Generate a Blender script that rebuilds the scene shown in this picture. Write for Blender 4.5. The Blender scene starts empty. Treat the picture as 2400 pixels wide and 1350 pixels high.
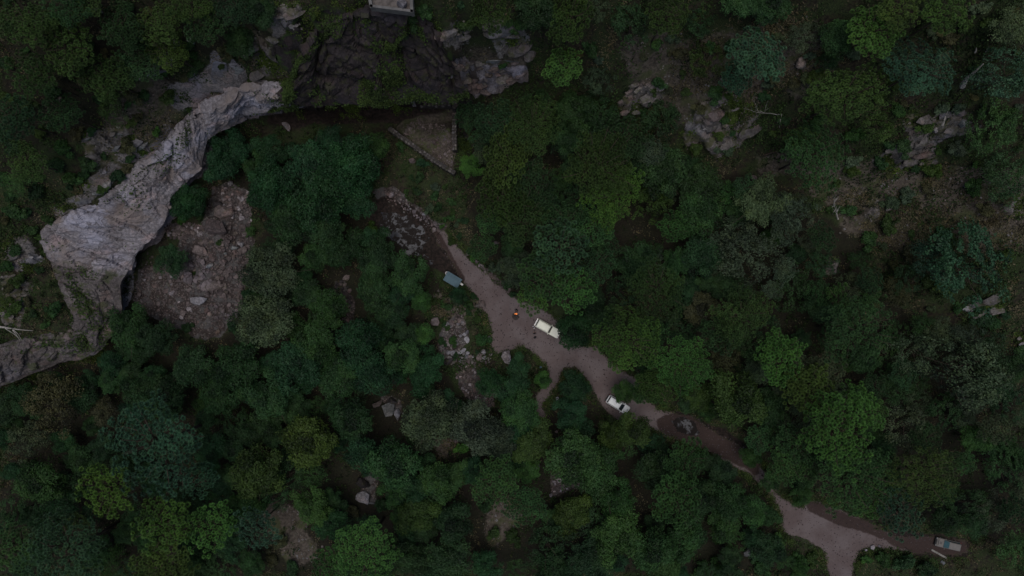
import bpy, bmesh, math, random
import numpy as np
from mathutils import Vector, Matrix

# ---------------------------------------------------------------- camera, sky, sun, exposure
H = 140.0            # camera height above the road
F = 1600.0           # focal length in photo pixels (2400 px wide, 24 mm on 36 mm)
scene = bpy.context.scene
col = scene.collection
cam_d = bpy.data.cameras.new('camera'); cam = bpy.data.objects.new('camera', cam_d)
col.objects.link(cam); cam.location = (0, 0, H); cam.rotation_euler = (0, 0, 0)
cam_d.lens = 24; cam_d.sensor_width = 36; cam_d.clip_start = 1; cam_d.clip_end = 6000
scene.camera = cam
scene.render.resolution_x = 1024; scene.render.resolution_y = 576

SUN_EL, SUN_AZ = math.radians(87), math.radians(185)
world = bpy.data.worlds.new('World'); scene.world = world; world.use_nodes = True
wn = world.node_tree; wn.nodes.clear()
sky = wn.nodes.new('ShaderNodeTexSky'); sky.sky_type = 'NISHITA'; sky.sun_disc = False
sky.sun_elevation = SUN_EL; sky.sun_rotation = SUN_AZ; sky.air_density = 1.0; sky.dust_density = 2.0; sky.ozone_density = 1.0
bg = wn.nodes.new('ShaderNodeBackground'); bg.inputs[1].default_value = 0.055
wo = wn.nodes.new('ShaderNodeOutputWorld')
wn.links.new(sky.outputs[0], bg.inputs[0]); wn.links.new(bg.outputs[0], wo.inputs[0])
sun_d = bpy.data.lights.new('sun', 'SUN'); sun_d.energy = 1.5; sun_d.angle = math.radians(48); sun_d.color = (1.0, 0.96, 0.91)
sun = bpy.data.objects.new('sun', sun_d); col.objects.link(sun)
sd = Vector((math.sin(SUN_AZ) * math.cos(SUN_EL), math.cos(SUN_AZ) * math.cos(SUN_EL), math.sin(SUN_EL)))
sun.rotation_euler = sd.to_track_quat('Z', 'Y').to_euler()
vs = scene.view_settings
vs.view_transform = 'Standard'; vs.look = 'None'; vs.gamma = 1; vs.use_curve_mapping = False
vs.exposure = 0.1
scene.cycles.max_bounces = 5; scene.cycles.diffuse_bounces = 3; scene.cycles.transparent_max_bounces = 4

rng = np.random.default_rng(7); random.seed(7)

# ---------------------------------------------------------------- noise
def _hash(ix, iy, seed):
    h = (ix.astype(np.int64) * 374761393 + iy.astype(np.int64) * 668265263 + seed * 1442695041) & 0xFFFFFFFF
    h = ((h ^ (h >> 13)) * 1274126177) & 0xFFFFFFFF
    h = (h ^ (h >> 16)) & 0xFFFFFF
    return h / float(0xFFFFFF)
def vnoise(x, y, seed=0):
    ix = np.floor(x); iy = np.floor(y); fx = x - ix; fy = y - iy
    fx = fx * fx * (3 - 2 * fx); fy = fy * fy * (3 - 2 * fy)
    a = _hash(ix, iy, seed); b = _hash(ix + 1, iy, seed); c = _hash(ix, iy + 1, seed); d = _hash(ix + 1, iy + 1, seed)
    return (a + (b - a) * fx) * (1 - fy) + (c + (d - c) * fx) * fy
def fbm(x, y, scale, octaves=4, seed=0):
    s = 0.0; amp = 0.5; tot = 0.0; k = 1.0 / scale
    for o in range(octaves):
        s = s + amp * vnoise(x * k, y * k, seed + o * 17); tot += amp; amp *= 0.5; k *= 2.03
    return s / tot * 2 - 1
def facets(x, y, scale, seed):
    """broken-rock relief: every cell is a tilted plane; second result is 0 at the cracks"""
    gx = np.floor(x / scale); gy = np.floor(y / scale)
    d1 = np.full(np.shape(x), 1e9); d2 = d1.copy(); hh = np.zeros(np.shape(x))
    for ox in (-1, 0, 1):
        for oy in (-1, 0, 1):
            cx = gx + ox; cy = gy + oy
            px = (cx + _hash(cx, cy, seed)) * scale; py = (cy + _hash(cx, cy, seed + 5)) * scale
            dx = x - px; dy = y - py; d = dx * dx + dy * dy
            h = (_hash(cx, cy, seed + 9) - .5) + ((_hash(cx, cy, seed + 11) - .5) * dx + (_hash(cx, cy, seed + 13) - .5) * dy) / scale * 1.3
            m = d < d1
            d2 = np.where(m, d1, np.minimum(d2, d)); hh = np.where(m, h, hh); d1 = np.where(m, d, d1)
    return hh, np.clip((np.sqrt(d2) - np.sqrt(d1)) / scale * 4, 0, 1)

def inside(px, py, poly):
    r = np.zeros(np.shape(px), bool); n = len(poly); j = n - 1
    for i in range(n):
        xi, yi = poly[i]; xj, yj = poly[j]
        if yi != yj:
            c = ((yi > py) != (yj > py)) & (px < (xj - xi) * (py - yi) / (yj - yi) + xi)
            r ^= c
        j = i
    return r
def blur(a, n):
    for _ in range(n):
        b = a.copy()
        b[1:-1] = (a[:-2] + 2 * a[1:-1] + a[2:]) / 4; a = b.copy()
        b[:, 1:-1] = (a[:, :-2] + 2 * a[:, 1:-1] + a[:, 2:]) / 4; a = b
    return a

# ---------------------------------------------------------------- the lie of the land
# photo position and height in metres (first scaled by K) of surveyed points: foot and brow of the cliffs, slopes, valley floor
K = H / 118.0
# overhanging lip and brow of the pale cliff (photo position, height in metres), matched pairs from right to left
LIPE = [(712,246,10),(690,240,10),(650,250,9.5),(600,262,9),(560,276,9),(520,298,9),(488,325,9),(474,368,8.5),(466,400,8.5),(432,424,8.5),(408,448,9),(398,472,9),(388,518,8.5),(362,553,8),(342,572,8),(320,598,7.5),(302,632,7.5),(287,668,7.5),(290,718,7),(276,768,6.5),(240,812,6.5),(190,838,6.5),(110,860,6.5),(0,905,7),(-90,945,7),(-180,985,7)]
BROWE = [(712,200,18),(690,205,17.5),(640,203,17.5),(592,200,18),(555,214,17.5),(508,235,16.5),(455,264,15.5),(430,288,14.5),(402,334,14.5),(374,364,14.5),(330,394,15),(282,438,15),(236,478,15),(182,502,14.5),(122,540,13.5),(108,562,12.5),(112,600,11.5),(138,640,11),(164,690,11),(184,740,11),(178,782,11),(140,800,11.5),(80,808,12),(0,826,12.5),(-90,858,12.5),(-180,890,12.5)]
# lip and brow of the dark mossy cliff that closes the valley head
LIPD = [(640,256,9.5),(690,246,11),(740,243,13.5),(800,242,16),(860,242,17),(920,242,17),(980,240,17),(1030,236,17),(1065,231,17),(1100,222,17)]
BROWD = [(650,205,17),(686,185,20.5),(712,120,29),(750,62,34.5),(810,32,37),(880,32,38),(950,36,38),(1005,52,37),(1030,95,33.5),(1048,128,29.5)]
SPOT = [(0,450,16),(60,620,11),(60,690,10),(0,600,12.5),(0,700,11),(200,420,15),(300,330,15),(380,240,16),(250,250,20),(100,300,21),(0,200,27),(0,0,33),(200,100,28),(400,120,22),(480,170,17.5),(540,160,18.5),(600,120,21),
        (650,60,27),(520,40,26),(-150,300,24),(-150,0,35),(-150,600,14),(-100,-150,38),(300,-150,36),(700,-60,32),(915,-20,32.5),(915,-150,36),(1100,40,30),(1200,60,25),(1150,-120,36),
        (1300,20,28),(1300,120,19),(1340,180,13),(1400,150,18),(1470,200,15.5),(1520,205,15),(1560,235,13),(1500,255,10.5),(1450,290,7),(1380,260,6.5),(1600,100,22),(1800,50,27),(2100,50,32),(2400,0,38),(1500,0,30),(1500,-150,38),(2000,-150,42),(2500,-150,46),
        (1640,270,15),(1700,270,15.5),(1750,290,14.5),(1690,350,10),(1640,345,9),(1740,345,9.5),(1600,390,5),(1800,200,20),(1900,300,16.5),(2000,200,23),(2130,345,18.5),(2200,340,19),(2110,395,15),(2200,390,16),(2000,420,12),(2200,280,22),(2400,300,25),(2560,300,28),
        (2400,600,18),(2560,700,18),(2300,705,14),(2340,700,15),(2310,745,11.5),(2400,800,12),(2200,500,14.5),(2100,600,10.5),(1900,550,7),(1750,450,6),(1700,600,3.5),(2000,800,4),(1850,720,4),(2200,800,8),(2400,1000,6.5),(2200,1000,4),(2400,1200,2),(2560,1100,6),
        (2300,1260,0),(2220,1270,-.6),(2120,1262,-.8),(2050,1250,-.8),(1950,1230,-.8),(1960,1300,-.9),(1970,1350,-.9),(1970,1450,-.8),(1850,1190,-.7),(1780,1110,-.5),(1700,1060,-.4),(1620,1005,-.3),(1550,980,-.2),(1480,930,0),(1430,890,0),(1380,850,0),(1320,810,0),(1270,770,0),(1210,740,0),(1190,790,0),(1160,720,0),(1110,660,0),(1060,590,-.1),(1280,900,.1),(1260,965,.2),
        (1010,545,-.3),(960,520,-.5),(900,490,-.6),(870,520,-.4),(1020,600,-.3),(1150,580,2),(1240,640,2),(1330,720,2),(1420,760,2),(1550,880,2),(1700,960,1.5),(1900,1100,1.5),(2050,1180,1),(1300,500,3.5),(1200,400,3.5),(1300,330,4),(1150,300,3.5),(1100,400,3),(1080,470,2.8),(1000,450,2.2),(930,420,1.5),(1010,330,2.2),(1050,300,2.4),(960,300,2.0),(1045,390,2.2),
        (1500,600,3.5),(1500,430,4.5),(1400,620,3),(1550,750,3),
        (500,600,5),(480,520,5.5),(540,450,4.5),(560,700,2.6),(470,730,2.5),(400,680,3.2),(600,560,2.5),(620,650,1.5),(530,780,1),(700,600,.5),(800,650,.3),(900,700,.2),(1000,720,.4),(1060,760,.5),(1080,850,.3),(1120,900,.2),(950,850,-.4),(700,800,-.4),(500,900,-.5),(250,950,0),(0,1050,1),(-150,1150,2),(200,1200,0),(-100,1450,2),(400,1300,-.5),(600,1100,-1),(800,1000,-1),(1000,1000,-.8),(1150,1050,-.3),(1330,1130,.1),(1190,1215,.6),(1300,1300,1),(1000,1250,-.2),(800,1300,-.5),(1500,1150,.2),(1600,1250,1),(1750,1320,2.0),(1740,1260,1.2),(1850,1320,.4),(1650,1150,0),(2100,1330,0),(2250,1400,1),(1500,1500,3),(900,1500,1),(400,1500,1),(2500,1450,2),(650,450,1),(800,400,.8),(870,340,1),(700,330,1),(600,380,1.4)]
def unproj(px, py, z):
    return ((px - 1200) / F * (H - z), -(py - 675) / F * (H - z), z)
_c = [unproj(a, b, h * K) for a, b, h in SPOT + [(1110,222,4),(1170,212,7),(1235,196,9),(1080,138,22),(1140,143,19),(1225,148,16.5)]]
for L_, B_, rec, dep in ((LIPE, BROWE, 3.2, 1.8), (LIPD[1:], BROWD[1:], 6.0, 1.2)):
    for l, b in zip(L_, B_):
        l = np.array(unproj(*l)); b = np.array(unproj(*b)); d = b[:2] - l[:2]; n = np.hypot(*d) + 1e-6; f = l[:2] + d / n * min(rec, .62 * n)
        _c.append((f[0], f[1], 2.6 if l[1] > -5 else 3.0)); _c.append((b[0], b[1], b[2] - dep)); m = (f * .25 + b[:2] * .75); _c.append((m[0], m[1], (b[2] - dep) * .8))
ctrl = np.array(_c)
CX, CY, CZ = ctrl.T
_n = len(CX)
_A = np.hypot(CX[:, None] - CX[None], CY[:, None] - CY[None]) - np.eye(_n) * 0.25
_M = np.zeros((_n + 3, _n + 3)); _M[:_n, :_n] = _A
_M[:_n, _n] = 1; _M[:_n, _n + 1] = CX; _M[:_n, _n + 2] = CY; _M[_n:, :_n] = _M[:_n, _n:].T
_W = np.linalg.solve(_M, np.concatenate([CZ, [0, 0, 0]]))
def relief(x, y):
    x = np.asarray(x, float); y = np.asarray(y, float); sh = x.shape; x = x.ravel(); y = y.ravel()
    xc = np.clip(x, -150, 150); yc = np.clip(y, -90, 100)
    out = _W[_n] + _W[_n + 1] * xc + _W[_n + 2] * yc
    for i in range(_n):
        out += _W[i] * np.hypot(xc - CX[i], yc - CY[i])
    return out.reshape(sh)

# ---------------------------------------------------------------- what covers the ground where (outlines surveyed on the photo)
Z_PALE = [[(120,610),(105,545),(215,480),(250,460),(330,390),(375,360),(425,295),(460,265),(520,235),(575,205),(640,208),(675,228),(650,274),(560,285),(510,320),(490,390),(425,450),(400,470),(408,512),(365,570),(325,600),(300,640),(250,650),(200,640),(150,640)],
          [(1030,145),(1080,135),(1130,140),(1225,140),(1240,180),(1170,215),(1110,225),(1060,190)], [(690,225),(740,215),(760,235),(700,255)]]
Z_MID = [[(430,200),(470,170),(500,110),(515,150),(560,140),(585,180),(575,205),(520,240),(460,270),(440,250)], [(150,650),(200,630),(310,630),(308,690),(280,765),(240,810),(200,790),(190,700)], [(395,200),(440,190),(440,260),(400,250)], [(270,370),(340,330),(420,290),(380,360),(330,395)]]
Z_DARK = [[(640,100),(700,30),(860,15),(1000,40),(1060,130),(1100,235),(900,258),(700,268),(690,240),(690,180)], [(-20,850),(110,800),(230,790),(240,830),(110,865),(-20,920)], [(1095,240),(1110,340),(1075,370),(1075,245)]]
Z_OUT = [[(1440,245),(1490,185),(1560,190),(1565,245),(1480,268)], [(1600,310),(1640,250),(1700,230),(1780,260),(1760,320),(1690,362),(1640,345)], [(2040,370),(2110,325),(2220,325),(2190,390),(2080,402)], [(2110,275),(2270,260),(2300,315),(2150,330)],
         [(2255,712),(2330,690),(2345,735),(2280,748)], [(2355,780),(2420,775),(2420,815)], [(15,570),(80,560),(100,610),(30,625)], [(130,490),(240,395),(330,330),(365,350),(240,455),(140,515)], [(190,310),(300,300),(310,360),(230,385)],
         [(1030,60),(1095,50),(1110,100),(1040,110)], [(1130,40),(1200,50),(1240,110),(1180,140)], [(600,60),(700,0),(690,70),(640,100)], [(590,110),(640,105),(650,170),(600,180)], [(350,100),(400,90),(410,180),(340,180)], [(2020,480),(2060,470),(2070,520),(2025,520)], [(2350,460),(2400,460),(2400,500),(2360,500)], [(0,640),(60,640),(60,770),(0,770)], [(1920,610),(1960,610),(1960,640),(1925,640)]]
Z_RUB = [[(430,535),(420,600),(320,630),(305,700),(370,745),(460,790),(510,795),(560,745),(580,650),(590,530),(590,450),(540,425),(495,445),(480,520)], [(1065,872),(1110,862),(1140,900),(1165,955),(1130,955),(1080,918)], [(1290,1112),(1320,1103),(1362,1110),(1372,1138),(1330,1152),(1292,1160)],
         [(940,300),(985,275),(1000,295),(950,320)], [(785,665),(815,650),(835,755),(805,765)], [(1040,760),(1090,740),(1100,800),(1050,850),(1030,830)], [(1700,1160),(1690,1150)], [(940,975),(880,930),(930,930)], [(870,450),(920,440),(1040,530),(1020,560)], [(840,1110),(880,1110),(885,1180),(845,1170)]]
Z_SOIL = [[(1440,80),(1800,60),(1790,260),(1600,300),(1480,180)], [(1900,420),(2400,380),(2400,600),(2000,560)], [(1115,1150),(1180,1160),(1250,1210),(1230,1240),(1160,1300),(1120,1270)], [(630,1200),(720,1190),(720,1320),(640,1330)], [(1000,680),(1100,670),(1140,740),(1060,760)], [(950,280),(1070,240),(1065,400)], [(1010,1030),(1060,1030),(1060,1075),(1020,1075)], [(1050,100),(1250,100),(1240,180),(1060,160)], [(590,90),(760,180),(740,240),(600,200)], [(1780,60),(1900,60),(1980,200),(1850,250)], [(1690,340),(2400,400),(2400,460),(1800,400)], [(300,200),(420,180),(420,300),(330,380),(260,330)]]
YARD = [(922,303),(960,262),(1064,244),(1066,404),(1050,400)]
Z_WET_SHADE = [[(690,240),(800,232),(1062,232),(1062,258),(985,266),(930,288),(690,296),(600,290)], [(2090,1250),(2200,1255),(2275,1265),(2275,1310),(2160,1300),(2090,1275)], [(845,505),(865,472),(905,448),(960,478),(1010,520),(1035,560),(1065,610),(1095,650),(1085,668),(1040,640),(1000,612),(950,575),(895,545)], [(1535,985),(1590,965),(1650,985),(1720,1020),(1790,1085),(1780,1120),(1700,1075),(1600,1035),(1545,1008)], [(1885,1165),(1960,1195),(2060,1240),(2200,1250),(2270,1262),(2270,1310),(2180,1300),(2050,1260),(1960,1218),(1895,1195)]]  # wet ground; first patches paint the overhang's shade and the shaded track end
R_MAIN = [[(1008,535),(1035,540),(1075,585),(1115,622),(1155,660),(1205,700),(1250,712),(1300,745),(1340,805),(1395,812),(1440,855),(1490,890),(1530,960),(1510,990),(1440,980),(1400,930),(1375,880),(1345,858),(1322,862),(1312,890),(1292,918),(1270,945),(1277,978),(1260,972),(1252,930),(1275,905),(1290,880),(1280,850),(1240,818),(1215,812),(1190,818),(1165,835),(1150,800),(1152,772),(1143,732),(1115,692),(1090,660),(1058,612),(1035,580)],
          [(1500,940),(1560,965),(1620,975),(1700,1030),(1770,1075),(1800,1120),(1832,1172),(1770,1122),(1690,1072),(1600,1032),(1540,1007),(1480,982)],
          [(1798,1128),(1835,1165),(1870,1190),(1905,1196),(1960,1213),(2040,1238),(2100,1258),(2190,1260),(2258,1268),(2266,1288),(2240,1302),(2170,1296),(2060,1280),(2022,1285),(2002,1310),(1992,1400),(1948,1400),(1938,1310),(1928,1290),(1890,1265),(1850,1255),(1835,1235),(1825,1190)], [(1885,1168),(1960,1195),(2060,1236),(2000,1232),(1895,1196)],
          [(1150,905),(1200,890),(1215,905),(1180,930),(1150,930)]]
POOL = [(885,515),(925,505),(975,525),(1015,550),(1028,590),(1020,620),(985,605),(945,575),(900,548)]
PUDDLE = [(1575,970),(1625,972),(1640,995),(1622,1008),(1598,1000)]
PUDDLE2 = [(1668,1005),(1690,1005),(1692,1022),(1676,1024)]

F_LEFT = [(0,925),(240,845),(300,730),(480,800),(580,750),(605,520),(490,430),(500,350),(640,320),(900,325),(900,420),(850,500),(950,600),(1040,660),(960,740),(1030,800),(1060,900),(1130,965),(1260,965),(1400,960),(1480,1000),(1600,1050),(1750,1130),(1820,1200),(1830,1280),(1930,1310),(1940,1350),(0,1350)]
F_RIGHT = [(1085,230),(1250,225),(1440,275),(1600,375),(1800,430),(2000,560),(2050,690),(2400,860),(2400,1230),(2200,1230),(2050,1220),(1900,1180),(1790,1060),(1620,950),(1500,900),(1420,820),(1330,780),(1300,730),(1210,690),(1120,600),(1090,480)]
F_TOP = [(0,0),(600,0),(540,120),(420,150),(380,230),(260,290),(120,330),(0,430)]
def axis(lo, hi, step, far):
    core = np.arange(lo, hi + step / 2, step); out = []; d = step; v = hi
    while v < far:
        d *= 1.35; v += d; out.append(v)
    out = np.array(out)
    return np.concatenate([-(out - hi)[::-1] + lo, core, out])
STEP = 0.36
gx = axis(-122, 122, STEP, 1500); gy = axis(-72, 78, STEP, 1500)
GX, GY = np.meshgrid(gx, gy)
Zb = relief(GX, GY)
far = np.clip((np.maximum(np.abs(GX) / 122, np.abs(GY) / 74) - 1) / 0.6, 0, 1)
def to_px(x, y, z): return 1200 + F * x / (H - z), 675 - F * y / (H - z)
PX, PY = to_px(GX, GY, Zb)
near = (PX > -260) & (PX < 2660) & (PY > -260) & (PY < 1610)
def mask(polys, warp=12, soft=2, seed=3, scale=4.0):
    wx = PX + fbm(GX, GY, scale, 3, seed) * warp * 1.6; wy = PY + fbm(GX, GY, scale, 3, seed + 50) * warp * 1.6
    m = np.zeros(GX.shape, bool)
    for p in polys: m |= inside(wx, wy, p)
    return blur(m.astype(float), soft)
m_pale = mask(Z_PALE, 9, 1, 3); m_dark = mask(Z_DARK, 14, 2, 5); m_mid = mask(Z_MID, 12, 2, 6, 3.0); m_out = mask(Z_OUT, 16, 2, 7, 3.0)
m_rub = mask(Z_RUB, 10, 2, 9, 3.0); m_soil = mask(Z_SOIL, 30, 6, 11, 6.0); m_wet_shade = mask(Z_WET_SHADE, 8, 3, 13)
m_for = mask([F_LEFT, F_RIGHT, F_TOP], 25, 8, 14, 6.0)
m_yard = mask([YARD], 3, 1, 16)
m_soil = np.maximum(m_soil, m_yard); m_rub = m_rub * (1 - m_yard)
m_road = mask(R_MAIN, 5, 2, 15, 2.5)
m_pool = mask([POOL], 6, 3, 17, 2.0); m_pud = mask([PUDDLE, PUDDLE2], 5, 2, 19, 1.5)

f1, c1 = facets(GX + fbm(GX, GY, 6, 2, 71) * 2, GY, 5.5, 21); f2, c2 = facets(GX * .8 + GY * .6, -GX * .5 + GY * 1.3, 2.0, 23); f3, c3 = facets(GX, GY, 0.95, 25)
rock = np.clip(m_pale + m_mid * .8 + m_dark * .9 + m_out, 0, 1)
calm = np.clip(blur(m_road, 5) * 1.5, 0, 1)
Z = Zb + (1 - calm) * (fbm(GX, GY, 9, 4, 31) * 0.9 + fbm(GX, GY, 1.6, 2, 33) * .16) * (1 - .4 * rock) + calm * fbm(GX, GY, 3, 3, 35) * .05
Z += rock * (f1 * 1.7 + f2 * .42 + f3 * .12 - (1 - c1) * .45 - (1 - c2) * .12) + (m_out + m_dark) * (f2 * .75 + f3 * .3)
Z += m_out * .7 + m_rub * (f2 * .45 + f3 * .35 - (1 - c3) * .1)
Z -= m_wet_shade * .1 + m_pool * .35 - m_pool * fbm(GX, GY, 1.3, 4, 37) * .28
Z -= m_pud * .24 - m_pud * fbm(GX, GY, 1.6, 3, 39) * .16
# bedding: the exposed cliff breaks in steps
st = np.clip(m_pale + m_dark * .7, 0, 1)
hgt = Z / 1.25 + GX * .05 + fbm(GX, GY, 7, 2, 41) * .5
fr = hgt - np.floor(hgt)
Z += st * ((np.clip((fr - .5) * 2.6 + .5, 0, 1) - fr) * 1.25) * .6
Z = Z * (1 - far) + far * (relief(np.clip(GX, -140, 140), np.clip(GY, -85, 90)) + fbm(GX, GY, 60, 4, 43) * 14 + fbm(GX, GY, 7, 3, 44) * 1.5)
def ground_z(x, y):
    i = np.clip(np.searchsorted(gx, x) - 1, 0, len(gx) - 2); j = np.clip(np.searchsorted(gy, y) - 1, 0, len(gy) - 2)
    u = (x - gx[i]) / (gx[i + 1] - gx[i]); v = (y - gy[j]) / (gy[j + 1] - gy[j])
    return (Z[j, i] * (1 - u) + Z[j, i + 1] * u) * (1 - v) + (Z[j + 1, i] * (1 - u) + Z[j + 1, i + 1] * u) * v
_gxl, _gyl = gx.tolist(), gy.tolist()
from bisect import bisect
def gz1(x, y):
    i = min(max(bisect(_gxl, x) - 1, 0), len(_gxl) - 2); j = min(max(bisect(_gyl, y) - 1, 0), len(_gyl) - 2)
    u = (x - _gxl[i]) / (_gxl[i + 1] - _gxl[i]); v = (y - _gyl[j]) / (_gyl[j + 1] - _gyl[j])
    a, b = ZL[j], ZL[j + 1]
    return (a[i] * (1 - u) + a[i + 1] * u) * (1 - v) + (b[i] * (1 - u) + b[i + 1] * u) * v
ZL = Z.tolist()
def at(px, py, up=0.0):
    """the place on the ground (or 'up' metres above it) that is seen at a photo position"""
    z = 46.0 * K; prev = z
    dx = (px - 1200) / F; dy = -(py - 675) / F
    while z > -4:
        if gz1(dx * (H - z), dy * (H - z)) + up >= z: break
        prev = z; z -= .8
    lo, hi = z, prev
    for _ in range(14):
        m = (lo + hi) / 2
        if gz1(dx * (H - m), dy * (H - m)) + up >= m: lo = m
        else: hi = m
    return Vector((dx * (H - hi), dy * (H - hi), hi - up))

# ---------------------------------------------------------------- mesh and tagging helpers
def fast_mesh(name, V, Fc, smooth=False, mats=(), attrs=None, fmat=None):
    V = np.asarray(V, np.float32); Fc = np.asarray(Fc, np.int32)
    me = bpy.data.meshes.new(name); k = Fc.shape[1]
    me.vertices.add(len(V)); me.vertices.foreach_set('co', V.ravel())
    me.loops.add(Fc.size); me.loops.foreach_set('vertex_index', Fc.ravel())
    me.polygons.add(len(Fc)); me.polygons.foreach_set('loop_start', np.arange(len(Fc), dtype=np.int32) * k)
    if fmat is not None: me.polygons.foreach_set('material_index', np.asarray(fmat, np.int32))
    me.polygons.foreach_set('use_smooth', np.full(len(Fc), smooth, bool))
    for n_, a in (attrs or {}).items():
        a = np.asarray(a, np.float32)
        if a.ndim == 2:
            at_ = me.color_attributes.new(n_, 'FLOAT_COLOR', 'POINT'); at_.data.foreach_set('color', a.ravel())
        else:
            at_ = me.attributes.new(n_, 'FLOAT', 'POINT'); at_.data.foreach_set('value', a)
    for m in mats: me.materials.append(m)
    me.update(calc_edges=True); me.validate()
    return me
def py_mesh(name, V, Fc, mats=(), smooth=False, fmat=None):
    me = bpy.data.meshes.new(name); me.from_pydata([tuple(v) for v in V], [], [tuple(f) for f in Fc])
    for m in mats: me.materials.append(m)
    if smooth: me.polygons.foreach_set('use_smooth', [True] * len(me.polygons))
    if fmat: me.polygons.foreach_set('material_index', fmat)
    me.update(); return me
def link(name, data, parent=None, loc=None, rot=None, scale=None):
    o = bpy.data.objects.new(name, data); col.objects.link(o)
    if parent is not None: o.parent = parent
    if loc is not None: o.location = loc
    if rot is not None: o.rotation_euler = rot
    if scale is not None: o.scale = scale if hasattr(scale, '__len__') else (scale,) * 3
    return o
def tag(o, label=None, cat=None, group=None, kind=None):
    if label: o['label'] = label
    if cat: o['category'] = cat
    if group: o['group'] = group
    if kind: o['kind'] = kind
    return o
class MB:
    def __init__(s): s.V = []; s.F = []
    def add(s, V, Fc):
        b = len(s.V); s.V += [tuple(v) for v in V]; s.F += [tuple(i + b for i in f) for f in Fc]; return s
    def box(s, c, d, rz=0, taper=1.0, rx=0):
        V = []
        for z in (-1, 1):
            t = taper if z > 0 else 1
            for x, y in ((-1, -1), (1, -1), (1, 1), (-1, 1)):
                V.append(Vector((x * d[0] / 2 * t, y * d[1] / 2 * t, z * d[2] / 2)))
        R = Matrix.Rotation(rz, 3, 'Z') @ Matrix.Rotation(rx, 3, 'Y')
        V = [R @ v + Vector(c) for v in V]
        return s.add(V, [(0, 3, 2, 1), (4, 5, 6, 7), (0, 1, 5, 4), (1, 2, 6, 5), (2, 3, 7, 6), (3, 0, 4, 7)])
    def tube(s, pts, radii, n=6):
        pts = [Vector(p) for p in pts]; V = []; Fc = []
        for i, p in enumerate(pts):
            d = (pts[min(i + 1, len(pts) - 1)] - pts[max(i - 1, 0)]).normalized()
            a = d.orthogonal().normalized(); b = d.cross(a)
            for k in range(n):
                t = 2 * math.pi * k / n; V.append(p + (a * math.cos(t) + b * math.sin(t)) * radii[i])
        for i in range(len(pts) - 1):
            for k in range(n):
                k2 = (k + 1) % n; Fc.append((i * n + k, i * n + k2, (i + 1) * n + k2, (i + 1) * n + k))
        Fc.append(tuple(range(n))[::-1]); Fc.append(tuple(range((len(pts) - 1) * n, len(pts) * n)))
        return s.add(V, Fc)
    def loft(s, rings, cap=True):
        n = len(rings[0]); V = [v for r in rings for v in r]; Fc = []
        for i in range(len(rings) - 1):
            for k in range(n):
                k2 = (k + 1) % n; Fc.append((i * n + k, i * n + k2, (i + 1) * n + k2, (i + 1) * n + k))
        if cap: Fc.append(tuple(range(n))[::-1]); Fc.append(tuple(range((len(rings) - 1) * n, len(rings) * n)))
        return s.add(V, Fc)
    def mesh(s, name, mat, smooth=False): return py_mesh(name, s.V, s.F, [mat], smooth)
    def build(s, name, mat, parent=None, smooth=False, **k): return link(name, s.mesh(name, mat, smooth), parent, **k)

def quads(C, N, size, rnd):
    """one leaf-sized face per centre, tilted about N"""
    n = len(C); N = N / np.linalg.norm(N, axis=1, keepdims=True)
    A = np.cross(N, rnd.normal(size=(n, 3))); A /= np.linalg.norm(A, axis=1, keepdims=True); B = np.cross(N, A)
    s = (size * rnd.uniform(.6, 1.25, n))[:, None]; w = s * .62
    V = np.stack([C - A * s, C - B * w, C + A * s, C + B * w], 1).reshape(-1, 3)
    Fq = np.arange(4 * n).reshape(n, 4); return V, Fq

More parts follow.
